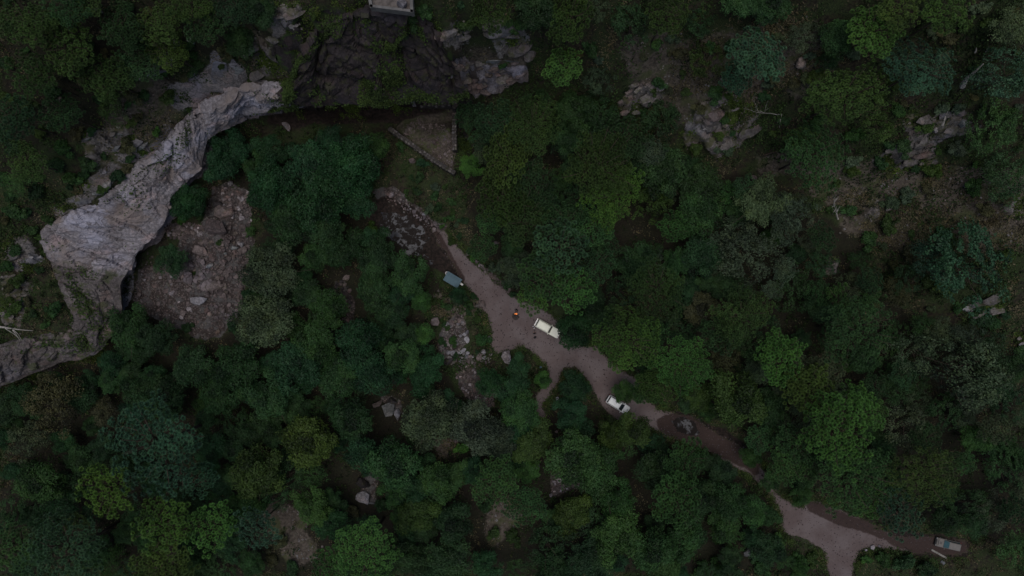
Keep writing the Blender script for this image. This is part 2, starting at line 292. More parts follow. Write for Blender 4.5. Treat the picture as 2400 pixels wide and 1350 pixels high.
# ---------------------------------------------------------------- materials
def new_mat(name):
    m = bpy.data.materials.new(name); m.use_nodes = True; nt = m.node_tree; nt.nodes.clear()
    out = nt.nodes.new('ShaderNodeOutputMaterial'); b = nt.nodes.new('ShaderNodeBsdfPrincipled')
    nt.links.new(b.outputs[0], out.inputs[0]); b.inputs['Roughness'].default_value = .85
    b.inputs['Specular IOR Level'].default_value = .25
    return m, nt, b
class G:
    """tiny node-graph helper"""
    def __init__(s, nt): s.nt = nt
    def n(s, t, **kw):
        n = s.nt.nodes.new(t)
        for k, v in kw.items(): setattr(n, k, v)
        return n
    def put(s, sock, v):
        if hasattr(v, 'links') or isinstance(v, bpy.types.NodeSocket): s.nt.links.new(v, sock)
        else:
            if hasattr(v, '__len__') and len(v) == 3 and sock.type == 'RGBA': v = (*v, 1)
            sock.default_value = v
    def pos(s): return s.n('ShaderNodeNewGeometry').outputs['Position']
    def obj(s): return s.n('ShaderNodeTexCoord').outputs['Object']
    def noise(s, scale, detail=4, vec=None, rough=.55, dist=0):
        n = s.n('ShaderNodeTexNoise'); n.inputs['Scale'].default_value = scale; n.inputs['Detail'].default_value = detail
        n.inputs['Roughness'].default_value = rough; n.inputs['Distortion'].default_value = dist
        s.put(n.inputs['Vector'], vec if vec is not None else s.pos()); return n.outputs['Fac']
    def vor(s, scale, vec=None, feature='F1', out='Distance', rnd=1):
        n = s.n('ShaderNodeTexVoronoi', feature=feature); n.inputs['Scale'].default_value = scale
        n.inputs['Randomness'].default_value = rnd
        s.put(n.inputs['Vector'], vec if vec is not None else s.pos()); return n.outputs[out]
    def ramp(s, fac, lo, hi, a=0.0, b=1.0):
        n = s.n('ShaderNodeMapRange'); n.interpolation_type = 'SMOOTHSTEP'; s.put(n.inputs[0], fac)
        n.inputs[1].default_value = lo; n.inputs[2].default_value = hi; n.inputs[3].default_value = a; n.inputs[4].default_value = b
        return n.outputs[0]
    def math(s, op, a, b=0.0, clamp=False):
        n = s.n('ShaderNodeMath', operation=op, use_clamp=clamp); s.put(n.inputs[0], a); s.put(n.inputs[1], b); return n.outputs[0]
    def mix(s, fac, a, b, mode='MIX'):
        n = s.n('ShaderNodeMix', data_type='RGBA', blend_type=mode); s.put(n.inputs[0], fac); s.put(n.inputs[6], a); s.put(n.inputs[7], b); return n.outputs[2]
    def bump(s, h, strength=.5, dist=.1):
        n = s.n('ShaderNodeBump'); n.inputs['Strength'].default_value = strength; n.inputs['Distance'].default_value = dist
        s.put(n.inputs['Height'], h); return n.outputs[0]
    def attr(s, name, out='Fac'): return s.n('ShaderNodeAttribute', attribute_name=name).outputs[out]
    def sep(s, c):
        n = s.n('ShaderNodeSeparateColor'); s.put(n.inputs[0], c); return n.outputs
    def oinfo(s, out): return s.n('ShaderNodeObjectInfo').outputs[out]

def rock_color(g, tint, vec=None, lichen=.5):
    """broken rock: tone patches, stains, rusty seams, lichen flecks"""
    a = g.noise(.35, 5, vec); b = g.noise(2.2, 6, vec, .65); c = g.noise(.12, 3, vec)
    base = g.mix(g.ramp(b, .35, .68), tuple(t * .48 for t in tint), tint)
    base = g.mix(g.ramp(a, .5, .72, 0, .75), base, (tint[0] * 1.15, tint[1] * .92, tint[2] * .84))
    base = g.mix(g.ramp(c, .52, .66, 0, .8), base, (tint[0] * .95, tint[1] * 1.02, tint[2] * 1.16))
    fl = g.math('MULTIPLY', g.ramp(g.noise(5.5, 5, vec, .7), .62, .70), g.ramp(g.noise(.5, 3, vec), .48, .62))
    base = g.mix(g.math('MULTIPLY', fl, lichen), base, (.42, .44, .42))
    seam = g.ramp(g.noise(1.1, 6, vec, .6, 1.2), .47, .53)
    line = g.math('MULTIPLY', g.math('SUBTRACT', 1.0, g.math('ABSOLUTE', g.math('SUBTRACT', g.math('MULTIPLY', seam, 2.0), 1.0))), .6)
    base = g.mix(line, base, tuple(t * .3 for t in tint))
    dv = g.n('ShaderNodeVectorMath', operation='MULTIPLY_ADD'); nz = g.n('ShaderNodeTexNoise'); nz.inputs['Scale'].default_value = .5; nz.inputs['Detail'].default_value = 4
    p = vec if vec is not None else g.pos(); g.put(nz.inputs['Vector'], p); g.put(dv.inputs[0], nz.outputs['Color']); dv.inputs[1].default_value = (2.6, 2.6, 2.6); g.put(dv.inputs[2], p)
    for sc_, wd_, k_ in ((.22, .035, .75), (.6, .05, .6)):      # joints of the rock
        cr = g.ramp(g.vor(sc_, dv.outputs[0], 'DISTANCE_TO_EDGE'), 0, wd_, 1, 0)
        base = g.mix(g.math('MULTIPLY', g.math('MULTIPLY', cr, k_), g.ramp(a, .35, .55)), base, tuple(t * .22 for t in tint))
    tone = g.vor(.22, dv.outputs[0], 'F1', 'Color')
    base = g.mix(.55, base, g.mix(1.0, base, g.mix(g.sep(tone)[0], (.62, .6, .6), (1.35, 1.36, 1.42)), 'MULTIPLY'))
    return base, b

def mat_ground():
    m, nt, b = new_mat('ground_material'); g = G(nt)
    za = g.sep(g.attr('zone_a', 'Color')); zb = g.sep(g.attr('zone_b', 'Color'))
    pale, dark, outc = za[0], za[1], za[2]; rub, soil, wet_shade = zb[0], zb[1], zb[2]
    n1 = g.noise(.28, 5); n2 = g.noise(1.7, 6, None, .65); n3 = g.noise(7, 3)
    def zone(zf, lo, hi, j=.5):
        return g.ramp(g.math('ADD', zf, g.math('MULTIPLY', g.math('SUBTRACT', n2, .5), j)), lo, hi)
    lit = g.mix(g.ramp(n2, .35, .65), (.014, .012, .009), (.044, .034, .023))                     # leaf litter
    grn = g.mix(g.ramp(n3, .35, .65), (.013, .022, .009), (.036, .05, .017))                     # moss and low herbs
    c = g.mix(g.ramp(g.math('ADD', g.math('MULTIPLY', n1, .6), g.math('MULTIPLY', n2, .4)), .40, .56), lit, grn)
    c = g.mix(g.math('MULTIPLY', zone(g.attr('zone_b', 'Alpha'), .3, .8, .9), .8), c, g.mix(g.ramp(n3, .4, .65), (.008, .007, .005), (.022, .018, .012)))      # forest litter, darkened to paint the shade between the crowns
    sc = g.mix(g.ramp(n2, .38, .62), (.055, .045, .038), (.118, .098, .083))                       # bare earth
    sc = g.mix(g.ramp(n3, .62, .74, 0, .6), sc, (.15, .135, .12))
    sc = g.mix(g.ramp(n1, .50, .62, 0, .75), sc, (.055, .066, .025))
    c = g.mix(g.math('MULTIPLY', zone(soil, .35, .75, .9), .8), c, sc)
    rb = g.mix(g.ramp(g.vor(1.9), .08, .5), (.14, .11, .104), (.042, .033, .031))
    rb = g.mix(g.ramp(g.noise(.6, 3), .45, .6, 0, .6), rb, (.10, .098, .10))
    c = g.mix(zone(rub, .35, .6), c, rb)
    oc, _ = rock_color(g, (.185, .17, .163), None, .9)
    oc = g.mix(g.ramp(n1, .50, .60, 0, .8), oc, (.06, .062, .025))
    c = g.mix(zone(outc, .45, .6, .9), c, oc)
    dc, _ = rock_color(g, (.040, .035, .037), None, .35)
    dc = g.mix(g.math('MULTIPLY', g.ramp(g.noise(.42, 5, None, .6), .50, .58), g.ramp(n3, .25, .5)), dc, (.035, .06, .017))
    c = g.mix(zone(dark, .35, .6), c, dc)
    mc, _ = rock_color(g, (.23, .21, .21), None, .3)
    c = g.mix(zone(g.attr('zone_a', 'Alpha'), .4, .62, .6), c, mc)
    pc, ph = rock_color(g, (.33, .30, .325), None, .25)
    pc = g.mix(g.math('MULTIPLY', g.ramp(g.noise(.2, 4), .5, .64), .7), pc, (.21, .17, .155))
    c = g.mix(zone(pale, .42, .58, .35), c, pc)
    mud_shade = g.mix(g.ramp(n2, .4, .6), (.011, .008, .0065), (.030, .020, .017))  # dark mud tone, also painting the shade under the cliff overhang
    c = g.mix(zone(wet_shade, .4, .7, .6), c, mud_shade)
    g.put(b.inputs['Base Color'], c)
    g.put(b.inputs['Roughness'], g.ramp(wet_shade, .4, .7, .95, .8))
    hgt = g.math('ADD', g.math('MULTIPLY', n2, .6), g.math('MULTIPLY', n3, .4))
    g.put(b.inputs['Normal'], g.bump(hgt, .8, .5))
    return m
def mat_road():
    m, nt, b = new_mat('gravel_material'); g = G(nt)
    e = g.attr('edge'); w = g.attr('wet_shade')
    n1 = g.noise(.22, 5); n2 = g.noise(1.4, 5, None, .65); n3 = g.noise(4.5, 5, None, .75)
    c = g.mix(g.ramp(n1, .36, .64), (.104, .079, .078), (.134, .109, .110))
    c = g.mix(g.ramp(n2, .55, .75, 0, .55), c, (.068, .050, .046))
    c = g.mix(g.ramp(n3, .62, .72, 0, .7), c, (.21, .195, .19))
    c = g.mix(g.ramp(n3, .36, .26, 0, .6), c, (.045, .035, .032))
    red = g.mix(n2, (.020, .0125, .011), (.050, .031, .027))  # dark wet earth, also painting the shadow at the track's end
    c = g.mix(g.ramp(g.math('ADD', w, g.math('MULTIPLY', g.math('SUBTRACT', n2, .5), .6)), .35, .7, 0, .95), c, red)
    litter = g.mix(n2, (.030, .024, .014), (.05, .052, .026))
    c = g.mix(g.ramp(g.math('ADD', e, g.math('MULTIPLY', g.math('SUBTRACT', n2, .5), 1.1)), .62, .2), c, litter)
    g.put(b.inputs['Base Color'], c); g.put(b.inputs['Roughness'], g.ramp(w, .3, .8, .95, .85))
    g.put(b.inputs['Normal'], g.bump(g.math('ADD', n3, g.math('MULTIPLY', n2, 1.5)), .5, .12))
    return m
def mat_rock(name, tint, lichen=.5, obj=True, moss=.0):
    m, nt, b = new_mat(name); g = G(nt)
    p = g.pos()
    c, h = rock_color(g, tint, p, lichen)
    r = g.oinfo('Random')
    c = g.mix(1.0, c, g.mix(r, (.62, .6, .62), (1.35, 1.32, 1.3)), 'MULTIPLY')
    if moss:
        c = g.mix(g.math('MULTIPLY', g.ramp(g.noise(.9, 4), .5, .62), moss), c, (.05, .055, .02))
    g.put(b.inputs['Base Color'], c); g.put(b.inputs['Normal'], g.bump(g.math('ADD', h, g.noise(9, 4)), .6, .12))
    return m
def mat_leaf(name, rough=.55, trans=.28):
    m, nt, b = new_mat(name); g = G(nt)
    s = g.attr('shade'); base = g.oinfo('Color'); r = g.oinfo('Random')
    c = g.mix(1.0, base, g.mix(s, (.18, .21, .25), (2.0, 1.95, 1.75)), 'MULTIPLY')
    c = g.mix(g.ramp(g.noise(.45, 3), .45, .68, 0, .45), c, g.mix(1.0, c, (1.25, 1.1, .75), 'MULTIPLY'))
    c = g.mix(1.0, c, g.mix(r, (.85, .88, .9), (1.15, 1.12, 1.05)), 'MULTIPLY')
    g.put(b.inputs['Base Color'], c); b.inputs['Roughness'].default_value = rough; b.inputs['Specular IOR Level'].default_value = .2
    tr = g.n('ShaderNodeBsdfTranslucent'); g.put(tr.inputs[0], g.mix(1.0, c, (1.1, 1.3, .6), 'MULTIPLY'))
    mx = g.n('ShaderNodeMixShader'); mx.inputs[0].default_value = trans
    out = [n for n in nt.nodes if n.type == 'OUTPUT_MATERIAL'][0]
    nt.links.new(b.outputs[0], mx.inputs[1]); nt.links.new(tr.outputs[0], mx.inputs[2]); nt.links.new(mx.outputs[0], out.inputs[0])
    return m
def mat_plain(name, c, rough=.7, metal=0, var=.25, scale=3.0, dirt=None):
    m, nt, b = new_mat(name); g = G(nt); o = g.obj()
    n = g.noise(scale, 5, o, .6)
    k = g.mix(g.ramp(n, .3, .7), tuple(x * (1 - var) for x in c), tuple(min(1, x * (1 + var * .6)) for x in c))
    if dirt: k = g.mix(g.ramp(g.noise(scale * .5, 5, o, .65), .5, .75, 0, .7), k, dirt)
    g.put(b.inputs['Base Color'], k); b.inputs['Roughness'].default_value = rough; b.inputs['Metallic'].default_value = metal
    return m
def mat_water(name):
    m, nt, b = new_mat(name); g = G(nt)
    n = g.noise(1.1, 8, None, .72, .5); n2 = g.noise(.4, 3)
    deb = g.ramp(g.math('ADD', n, g.math('MULTIPLY', g.math('SUBTRACT', n2, .5), .35)), .43, .50)
    c = g.mix(deb, (.034, .036, .046), (.012, .009, .008))
    g.put(b.inputs['Base Color'], c); g.put(b.inputs['Roughness'], g.math('ADD', .14, g.math('MULTIPLY', deb, .6)))
    b.inputs['Specular IOR Level'].default_value = .16
    g.put(b.inputs['Normal'], g.bump(g.noise(2.5, 3), .06, .05))
    return m
def mat_emit(name, c, s):
    m, nt, b = new_mat(name); g = G(nt)
    b.inputs['Base Color'].default_value = (.6, .2, .05, 1); b.inputs['Emission Strength'].default_value = s
    g.put(b.inputs['Emission Color'], g.mix(g.noise(6, 3, g.obj()), (1, .16, .02), c)); return m

def mat_cliff():
    m, nt, b = new_mat('pale_cliff_rock'); g = G(nt); t = g.attr('tone')
    pc, h = rock_color(g, (.285, .262, .278), None, .25)
    pc = g.mix(g.math('MULTIPLY', g.ramp(g.noise(.16, 4), .5, .62), .8), pc, (.20, .165, .155))
    mc, _ = rock_color(g, (.135, .118, .115), None, .3)
    mc = g.mix(g.ramp(g.noise(.5, 4), .54, .62, 0, .7), mc, (.045, .055, .022))
    c = g.mix(g.ramp(g.math('ADD', t, g.math('MULTIPLY', g.math('SUBTRACT', g.noise(.5, 4), .5), .6)), .35, .65), pc, mc)
    g.put(b.inputs['Base Color'], c); g.put(b.inputs['Normal'], g.bump(g.math('ADD', h, g.noise(6, 5)), .6, .2)); return m
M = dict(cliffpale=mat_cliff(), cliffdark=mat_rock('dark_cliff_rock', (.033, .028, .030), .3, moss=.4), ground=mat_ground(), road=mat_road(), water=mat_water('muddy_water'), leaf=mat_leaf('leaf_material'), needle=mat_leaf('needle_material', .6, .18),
         grass=mat_leaf('grass_material', .8, .3),
         pale=mat_rock('pale_rock', (.285, .26, .27), .3), grey=mat_rock('grey_rock', (.235, .23, .245), .25), lichen=mat_rock('lichen_rock', (.165, .154, .147), .95, moss=.5),
         pinkrock=mat_rock('pink_rock', (.145, .118, .112), .3, moss=.25), rubble=mat_rock('rubble_rock', (.145, .119, .115), .35), darkrock=mat_rock('dark_rock', (.044, .039, .041), .3, moss=.5),
         bluerock=mat_rock('bluish_rock', (.205, .218, .22), .5),
         bark=mat_plain('bark', (.06, .045, .035), .95, 0, .5, 4), deadwood=mat_plain('dead_wood', (.30, .28, .26), .9, 0, .35, 3), greywood=mat_plain('grey_wood', (.20, .19, .175), .9, 0, .35, 3),
         concrete=mat_plain('concrete', (.135, .13, .13), .9, 0, .3, 1.2, (.06, .058, .05)), wallstone=mat_rock('wall_stone', (.10, .092, .09), .5, moss=.4), mortar=mat_plain('mortar', (.045, .04, .038), .95, 0, .4, 2))

# ---------------------------------------------------------------- the setting: ground, road, water
nyy, nxx = Z.shape
gyv, gxv = np.gradient(Z, gy, gx)
slope = np.hypot(gxv, gyv)
ov = np.clip((slope - 1.0) / 1.5, 0, 1) * rock * (1 - far)
jut = ov * ((vnoise(GX * .5 + Z * .35, GY * .5 - Z * .3, 61) - .4) * 2.2 + (vnoise(GX * 1.2 + Z * .8, GY * 1.2 + Z * .5, 63) - .5) * 1.1)
sl = np.maximum(slope, 1e-3)
VX = GX - gxv / sl * jut; VY = GY - gyv / sl * jut
def grid_faces(keep=None):
    idx = np.arange(nyy * nxx).reshape(nyy, nxx)
    q = np.stack([idx[:-1, :-1], idx[:-1, 1:], idx[1:, 1:], idx[1:, :-1]], -1).reshape(-1, 4)
    return q
zone_a = np.stack([m_pale, m_dark, m_out, m_mid], -1).reshape(-1, 4)
zone_b = np.stack([m_rub, m_soil, m_wet_shade, m_for], -1).reshape(-1, 4)
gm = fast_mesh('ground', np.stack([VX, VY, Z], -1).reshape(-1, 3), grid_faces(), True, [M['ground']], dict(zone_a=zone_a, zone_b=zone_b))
ground = tag(link('ground', gm), kind='structure')

def sheet(name, polys, step, warp, lift, mat, seed, wet_shade_polys=(), const=None, kind='structure'):
    """a sheet of cells laid over the ground inside surveyed outlines"""
    pts = [unproj(a, b, float(ground_z(*unproj(a, b, 0)[:2]))) for p in polys for a, b in p]
    xs = [p[0] for p in pts]; ys = [p[1] for p in pts]
    x = np.arange(min(xs) - 2, max(xs) + 2, step); y = np.arange(min(ys) - 2, max(ys) + 2, step)
    X, Y = np.meshgrid(x, y); zz = ground_z(X, Y)
    px, py = to_px(X, Y, zz)
    px = px + fbm(X, Y, 2.2, 4, seed) * warp * 1.8; py = py + fbm(X, Y, 2.2, 4, seed + 3) * warp * 1.8
    m = np.zeros(X.shape, bool)
    for p in polys: m |= inside(px, py, p)
    mf = blur(m.astype(float), int(1.6 / step))
    w = np.zeros(X.shape)
    for p in wet_shade_polys: w = np.maximum(w, inside(px, py, p).astype(float))
    w = blur(w, int(1.2 / step) + 1)
    cell = m[:-1, :-1] | m[1:, :-1] | m[:-1, 1:] | m[1:, 1:]
    idx = np.arange(X.size).reshape(X.shape)
    q = np.stack([idx[:-1, :-1], idx[:-1, 1:], idx[1:, 1:], idx[1:, :-1]], -1)[cell]
    used = np.unique(q); rm = np.full(X.size, -1); rm[used] = np.arange(len(used))
    zo = (zz + lift) if const is None else np.full(X.shape, const)
    V = np.stack([X, Y, zo], -1).reshape(-1, 3)[used]
    me = fast_mesh(name, V, rm[q], True, [mat], dict(edge=mf.ravel()[used], wet_shade=w.ravel()[used]))
    return tag(link(name, me), kind=kind)
road = sheet('gravel_road', R_MAIN, .25, 5, .04, M['road'], 15, Z_WET_SHADE + [[(1060,610),(1095,690),(1085,650)], [(1880,1165),(1990,1210),(2200,1255),(2290,1300),(2170,1300),(2060,1262),(1990,1240),(1900,1200)]])
pc_ = at(960, 560); pl = float(np.quantile(Z[m_pool > .8], .8))
tag(sheet('creek_pool_water', [[(870,505),(925,495),(985,515),(1030,545),(1045,590),(1035,632),(985,615),(940,585),(885,555)]], .3, 0, 0, M['water'], 5, const=pl), kind='structure')
pu = float(np.quantile(Z[(m_pud > .7) & (PX < 1650)], .72)); tag(sheet('puddle_water', [[(1560,960),(1640,960),(1655,1000),(1630,1020),(1590,1010)]], .25, 0, 0, M['water'], 5, const=pu - .005), kind='structure')

# ---------------------------------------------------------------- rocks
def rock_mesh(name, mat, seed, sub=2, cuts=9, flat=1.0):
    r = random.Random(seed); bm = bmesh.new(); bmesh.ops.create_icosphere(bm, subdivisions=sub, radius=1)
    pl_ = []
    for _ in range(cuts):
        n = Vector((r.gauss(0, 1), r.gauss(0, 1), r.gauss(0, .9))).normalized(); pl_.append((n, r.uniform(.45, .8)))
    for v in bm.verts:
        for n, d in pl_:
            k = v.co.dot(n) - d
            if k > 0: v.co -= n * k
        v.co += Vector((r.uniform(-1, 1), r.uniform(-1, 1), r.uniform(-1, 1))) * .035
        v.co.z *= flat
    me = bpy.data.meshes.new(name); bm.to_mesh(me); bm.free(); me.materials.append(mat); me.update(); return me
ROCKS = {}
for mk in ('pale', 'grey', 'lichen', 'pinkrock', 'rubble', 'darkrock', 'bluerock'):
    ROCKS[mk] = [rock_mesh('rock', M[mk], 100 + i * 7 + len(mk), 2 if i < 3 else 1, 8 + i % 3, .8) for i in range(6)]
def put_rock(name, mk, px, py, w, h=None, ht=None, rot=None, parent=None, i=None, sink=.3, off=None):
    """w, h: footprint in photo pixels"""
    p = at(px, py); s = (H - p.z) / F
    h = h or w * random.uniform(.65, .95); sx = w * s / 2 * 1.25; sy = h * s / 2 * 1.25; sz = ht if ht else min(sx, sy) * random.uniform(.6, .9)
    o = link(name, ROCKS[mk][random.randrange(6) if i is None else i], parent, None, (random.uniform(-.25, .25), random.uniform(-.25, .25), random.uniform(0, 6.28) if rot is None else -math.radians(rot)), (sx, sy, sz))
    q = Vector((p.x, p.y, p.z + sz * (1 - sink) * .5))
    o.location = q - (parent.location if parent is not None else Vector((0, 0, 0)))
    return o
def in_poly_points(poly, n, mind):
    xs = [a for a, b in poly]; ys = [b for a, b in poly]; out = []; cells = {}
    X = rng.uniform(min(xs), max(xs), n * 20); Y = rng.uniform(min(ys), max(ys), n * 20); ok = inside(X, Y, poly)
    for x, y in zip(X[ok].tolist(), Y[ok].tolist()):
        cx, cy = int(x // mind), int(y // mind)
        if any((x - a) ** 2 + (y - b) ** 2 < mind * mind for i in (-1, 0, 1) for j in (-1, 0, 1) for a, b in cells.get((cx + i, cy + j), ())): continue
        cells.setdefault((cx, cy), []).append((x, y)); out.append((x, y))
        if len(out) >= n: break
    return out
def empty_at(name, px, py): return link(name, None, None, at(px, py))
def rubble_field(name, px, py, polys, n, wmin, wmax, mks, n_small, small_w, avoid=()):
    """a heap of loose stones: the ones that can be told apart are pieces, the grit between them is one mass"""
    root = empty_at(name, px, py); k = 0
    for poly in polys:
        for x, y in in_poly_points(poly, n, wmin * .75):
            w = wmin + (wmax - wmin) * random.random() ** 2.6
            put_rock('stone', random.choice(mks), x, y, w, parent=root); k += 1
    V = []; Fc = []; base = [ROCKS[mks[0]][j] for j in (3, 4, 5)]
    cv = [(np.array([v.co[:] for v in b.vertices]), np.array([p.vertices[:] for p in b.polygons])) for b in base]
    nb = 0
    for poly in polys:
        for x, y in in_poly_points(poly, n_small, small_w * .45):
            p = at(x, y); v, f = cv[random.randrange(3)]; s = random.uniform(.5, 1.2) * small_w * (H - p.z) / F / 2; a = random.uniform(0, 6.28)
            R = np.array([[math.cos(a), -math.sin(a), 0], [math.sin(a), math.cos(a), 0], [0, 0, 1]])
            V.append((v * [s, s * .8, s * .7]) @ R.T + np.array(p - root.location) + [0, 0, s * .25]); Fc.append(f + nb); nb += len(v)
    if V:
        o = link('small_stones', fast_mesh('small_stones', np.concatenate(V), np.concatenate(Fc), False, [M[mks[0]]]), root); tag(o, kind='stuff')
    return root
rf = rubble_field('rockfall', 500, 640, [[(470,540),(590,520),(585,640),(560,745),(510,790),(470,700),(440,640)]], 150, 8, 20, ['rubble', 'rubble', 'rubble', 'pinkrock'], 600, 6)
tag(rf, 'heap of tumbled grey and pinkish boulders below the pale cliff', 'rockfall')
rf2 = rubble_field('rubble_slope', 380, 690, [[(345,590),(365,600),(450,650),(470,760),(380,745),(310,700),(322,640)], [(385,530),(430,520),(480,530),(470,560),(400,560)], [(500,440),(590,450),(590,520),(540,510)]], 34, 8, 17, ['rubble', 'pale', 'rubble'], 260, 7)
tag(rf2, 'fine grey rubble slope spread along the foot of the pale cliff', 'rubble')
sc1 = rubble_field('stone_scree', 1110, 905, [Z_RUB[1]], 55, 7, 14, ['pinkrock', 'pale', 'rubble'], 240, 6)
tag(sc1, 'pale pinkish scree of loose stones below the bushes', 'scree')
sc2 = rubble_field('gravel_patch', 1330, 1130, [Z_RUB[2]], 26, 6, 10, ['rubble', 'pale'], 420, 4.5)
tag(sc2, 'oval patch of grey gravel among dense green trees', 'gravel')
sc3 = rubble_field('dark_rubble', 808, 705, [Z_RUB[4]], 32, 9, 17, ['darkrock', 'rubble'], 80, 7)
tag(sc3, 'narrow dark strip of rubble between two tree crowns', 'rubble')
sc4 = rubble_field('stony_bank', 1065, 795, [Z_RUB[5], [(1050,830),(1160,820),(1150,850),(1060,870)]], 32, 8, 18, ['lichen', 'rubble', 'grey'], 130, 5)
tag(sc4, 'stony bank of grey rocks left of the gravel clearing', 'rocks')
sc5 = rubble_field('bank_stones', 950, 490, [[(880,450),(915,440),(1000,505),(1035,535),(1020,545),(960,500)], [(1090,590),(1120,610),(1200,680),(1190,690)]], 24, 6, 13, ['rubble', 'pinkrock'], 120, 5)
tag(sc5, 'row of small pinkish stones along the bank above the creek pool', 'stones')
yard = rubble_field('yard_rubble', 1010, 340, [[(940,300),(985,275),(1000,295),(950,320)], [(985,290),(1040,290),(1060,330),(1000,330)], [(1020,330),(1062,330),(1062,395),(1030,370)], [(940,310),(1020,330),(1050,395)]], 20, 5, 9, ['rubble', 'pinkrock'], 110, 4)
tag(yard, 'scattered rubble on the bare floor of the walled yard', 'rubble')

SINGLE = [  # px, py, w, h, rot, rock, height, label
 (528,500,55,40,15,'pinkrock',1.6,'large pinkish slab tilted on top of the rockfall'), (510,535,70,48,20,'rubble',2.0,'biggest brown boulder in the middle of the rockfall'),
 (475,590,50,36,25,'rubble',1.6,'rough grey boulder beside the dark bush on the rockfall'), (495,667,72,34,-8,'pinkrock',1.2,'long pink flat boulder low on the rockfall'),
 (465,705,60,26,5,'grey',1.0,'long grey flat boulder near the foot of the rockfall'), (447,650,34,44,10,'rubble',1.4,'upright dark boulder left of the long pink boulder'),
 (530,443,14,12,0,'pale',.7,'small pale whitish rock at the top of the rockfall'), (541,432,16,20,30,'grey',.7,'pointed grey stone at the upper tip of the rockfall'),
 (566,572,26,20,0,'grey',.9,'grey block on the right edge of the rockfall'), (527,594,18,12,10,'bluerock',.6,'bright bluish stone near the middle of the rockfall'), (548,580,26,12,-10,'bluerock',.6,'bright flat bluish stone upper right in the rockfall'), (493,622,24,14,-20,'bluerock',.7,'light grey angular stone left in the rockfall'),
 (508,415,40,20,0,'darkrock',1.0,'dark flat rock half hidden at the trees above the rockfall'), (515,480,40,22,5,'darkrock',1.2,'dark brown ledge rock above the large pinkish slab'),
 (1188,838,26,36,-25,'pale',1.6,'big pale pointed boulder beside the gravel clearing'), (1146,794,13,13,0,'grey',.7,'lone grey boulder at the left edge of the gravel clearing'),
 (1022,756,24,26,0,'pinkrock',1.3,'reddish boulder among bushes left of the stony bank'), (953,778,20,20,0,'rubble',1.0,'rounded greyish pink boulder half under a bush'), (951,760,14,16,0,'darkrock',.9,'small dark boulder just above the rounded pink one'),
 (970,695,26,14,-25,'pinkrock',.9,'low reddish rock near the stall under the trees'), (1083,823,28,9,-35,'grey',.6,'long thin grey slab lying on the stony bank'), (1062,828,14,16,0,'grey',.7,'angular grey stone left of the long thin slab'), (1050,845,26,14,-40,'darkrock',.8,'dark flat stone at the lower end of the stony bank'),
 (1132,712,20,18,0,'rubble',.9,'brown boulder on the left verge of the gravel clearing'), (1120,717,10,9,0,'lichen',.5,'small rock beside the brown boulder on the verge'),
 (917,955,34,44,-20,'bluerock',2.2,'big cracked pale boulder with a blue-grey top among trees'), (888,945,28,16,-20,'pinkrock',1.2,'flat pinkish boulder left of the big cracked boulder'), (920,938,24,16,0,'darkrock',1.4,'dark boulder behind the big cracked boulder'), (932,970,16,26,10,'grey',1.2,'grey boulder right of the big cracked boulder'),
 (855,1132,38,28,40,'darkrock',1.8,'dark angular boulder in the shaded gap lower left'), (855,1165,36,30,-10,'grey',1.4,'grey slab just below the dark angular boulder'), (872,1178,20,6,5,'bluerock',.4,'narrow bluish stone sticking out below the grey slab'),
 (1070,1032,14,14,20,'pinkrock',.8,'small square pink rock near the brown bare spot'), (1257,1093,20,14,-15,'grey',.9,'grey rock just above the oval gravel patch'), (1310,1125,14,11,0,'pale',.6,'pale stone standing on the oval gravel patch'), (1291,1160,10,10,0,'grey',.6,'grey stone at the lower left tip of the gravel patch'),
 (1750,1292,18,22,0,'bluerock',1.0,'pale blue-grey boulder on the slope left of the gravel fork'), (1723,1293,16,18,0,'lichen',.8,'smaller lichened boulder left of the pale blue-grey one'),
 (2044,1281,11,12,0,'pale',.6,'biggest white stone at the right corner of the gravel fork'), (2029,1289,6,6,0,'pale',.4,'small white stone left of the biggest at the fork corner'), (2060,1279,6,6,0,'pale',.4,'small white stone right of the biggest at the fork corner'),
 (1875,148,26,26,-50,'lichen',1.4,'grey lichened boulder between two bluish pines'), (1928,82,24,10,5,'grey',.8,'long pale rock in the dark gap between tall pines'), (2256,290,24,24,0,'bluerock',1.3,'round lichened boulder below the long white trunk'), (2190,305,28,14,10,'grey',1.0,'flat grey rock at the lower end of the dead trunk'), (2205,272,16,22,30,'grey',1.0,'dark grey rock against the dead trunk base'),
 (1940,628,24,20,0,'lichen',1.1,'pinkish rock alone on the dark brown right slope'), (1763,418,18,12,0,'rubble',.8,'pinkish stone on the dark ground right of the outcrop'),
 (1240,130,28,32,0,'lichen',1.8,'dark lichen-spotted boulder at the right end of the pink ledge'), (2365,478,20,16,0,'lichen',1.0,'white-speckled rock near the right edge of the photo'), (2080,490,14,14,0,'lichen',.8,'small pale rock on the brown right slope'),
 (1019,333,12,14,0,'pinkrock',.6,'lone tan block on the yard floor'), (917,457,12,14,20,'pale',.7,'white stone at the upper end of the creek pool'), (995,502,12,8,0,'pale',.5,'flat white stone on the creek bank'), (968,377,16,12,0,'rubble',.6,'grey brown rock on the grass below the slanting wall'),
 (1163,570,14,10,0,'pinkrock',.6,'small pink rock on the green slope right of the road'), (1305,1012,8,8,0,'pinkrock',.5,'small pink stone below the forked footpath'), (1306,934,10,8,0,'pale',.5,'pale stone right of the forked footpath'),
 (672,296,14,26,-30,'grey',1.2,'dark elongated rock in the shadow under the cliff'), (418,105,24,26,20,'bluerock',1.4,'grey rounded rock among pines on the upper left hill'), (452,100,22,16,25,'bluerock',1.0,'small bluish rock right of the grey rounded rock'), (370,174,52,14,-8,'bluerock',1.2,'long pale grey rock edge under the pines'),
 (140,232,24,12,0,'rubble',.8,'brown rock in the shade of the upper left pines')]
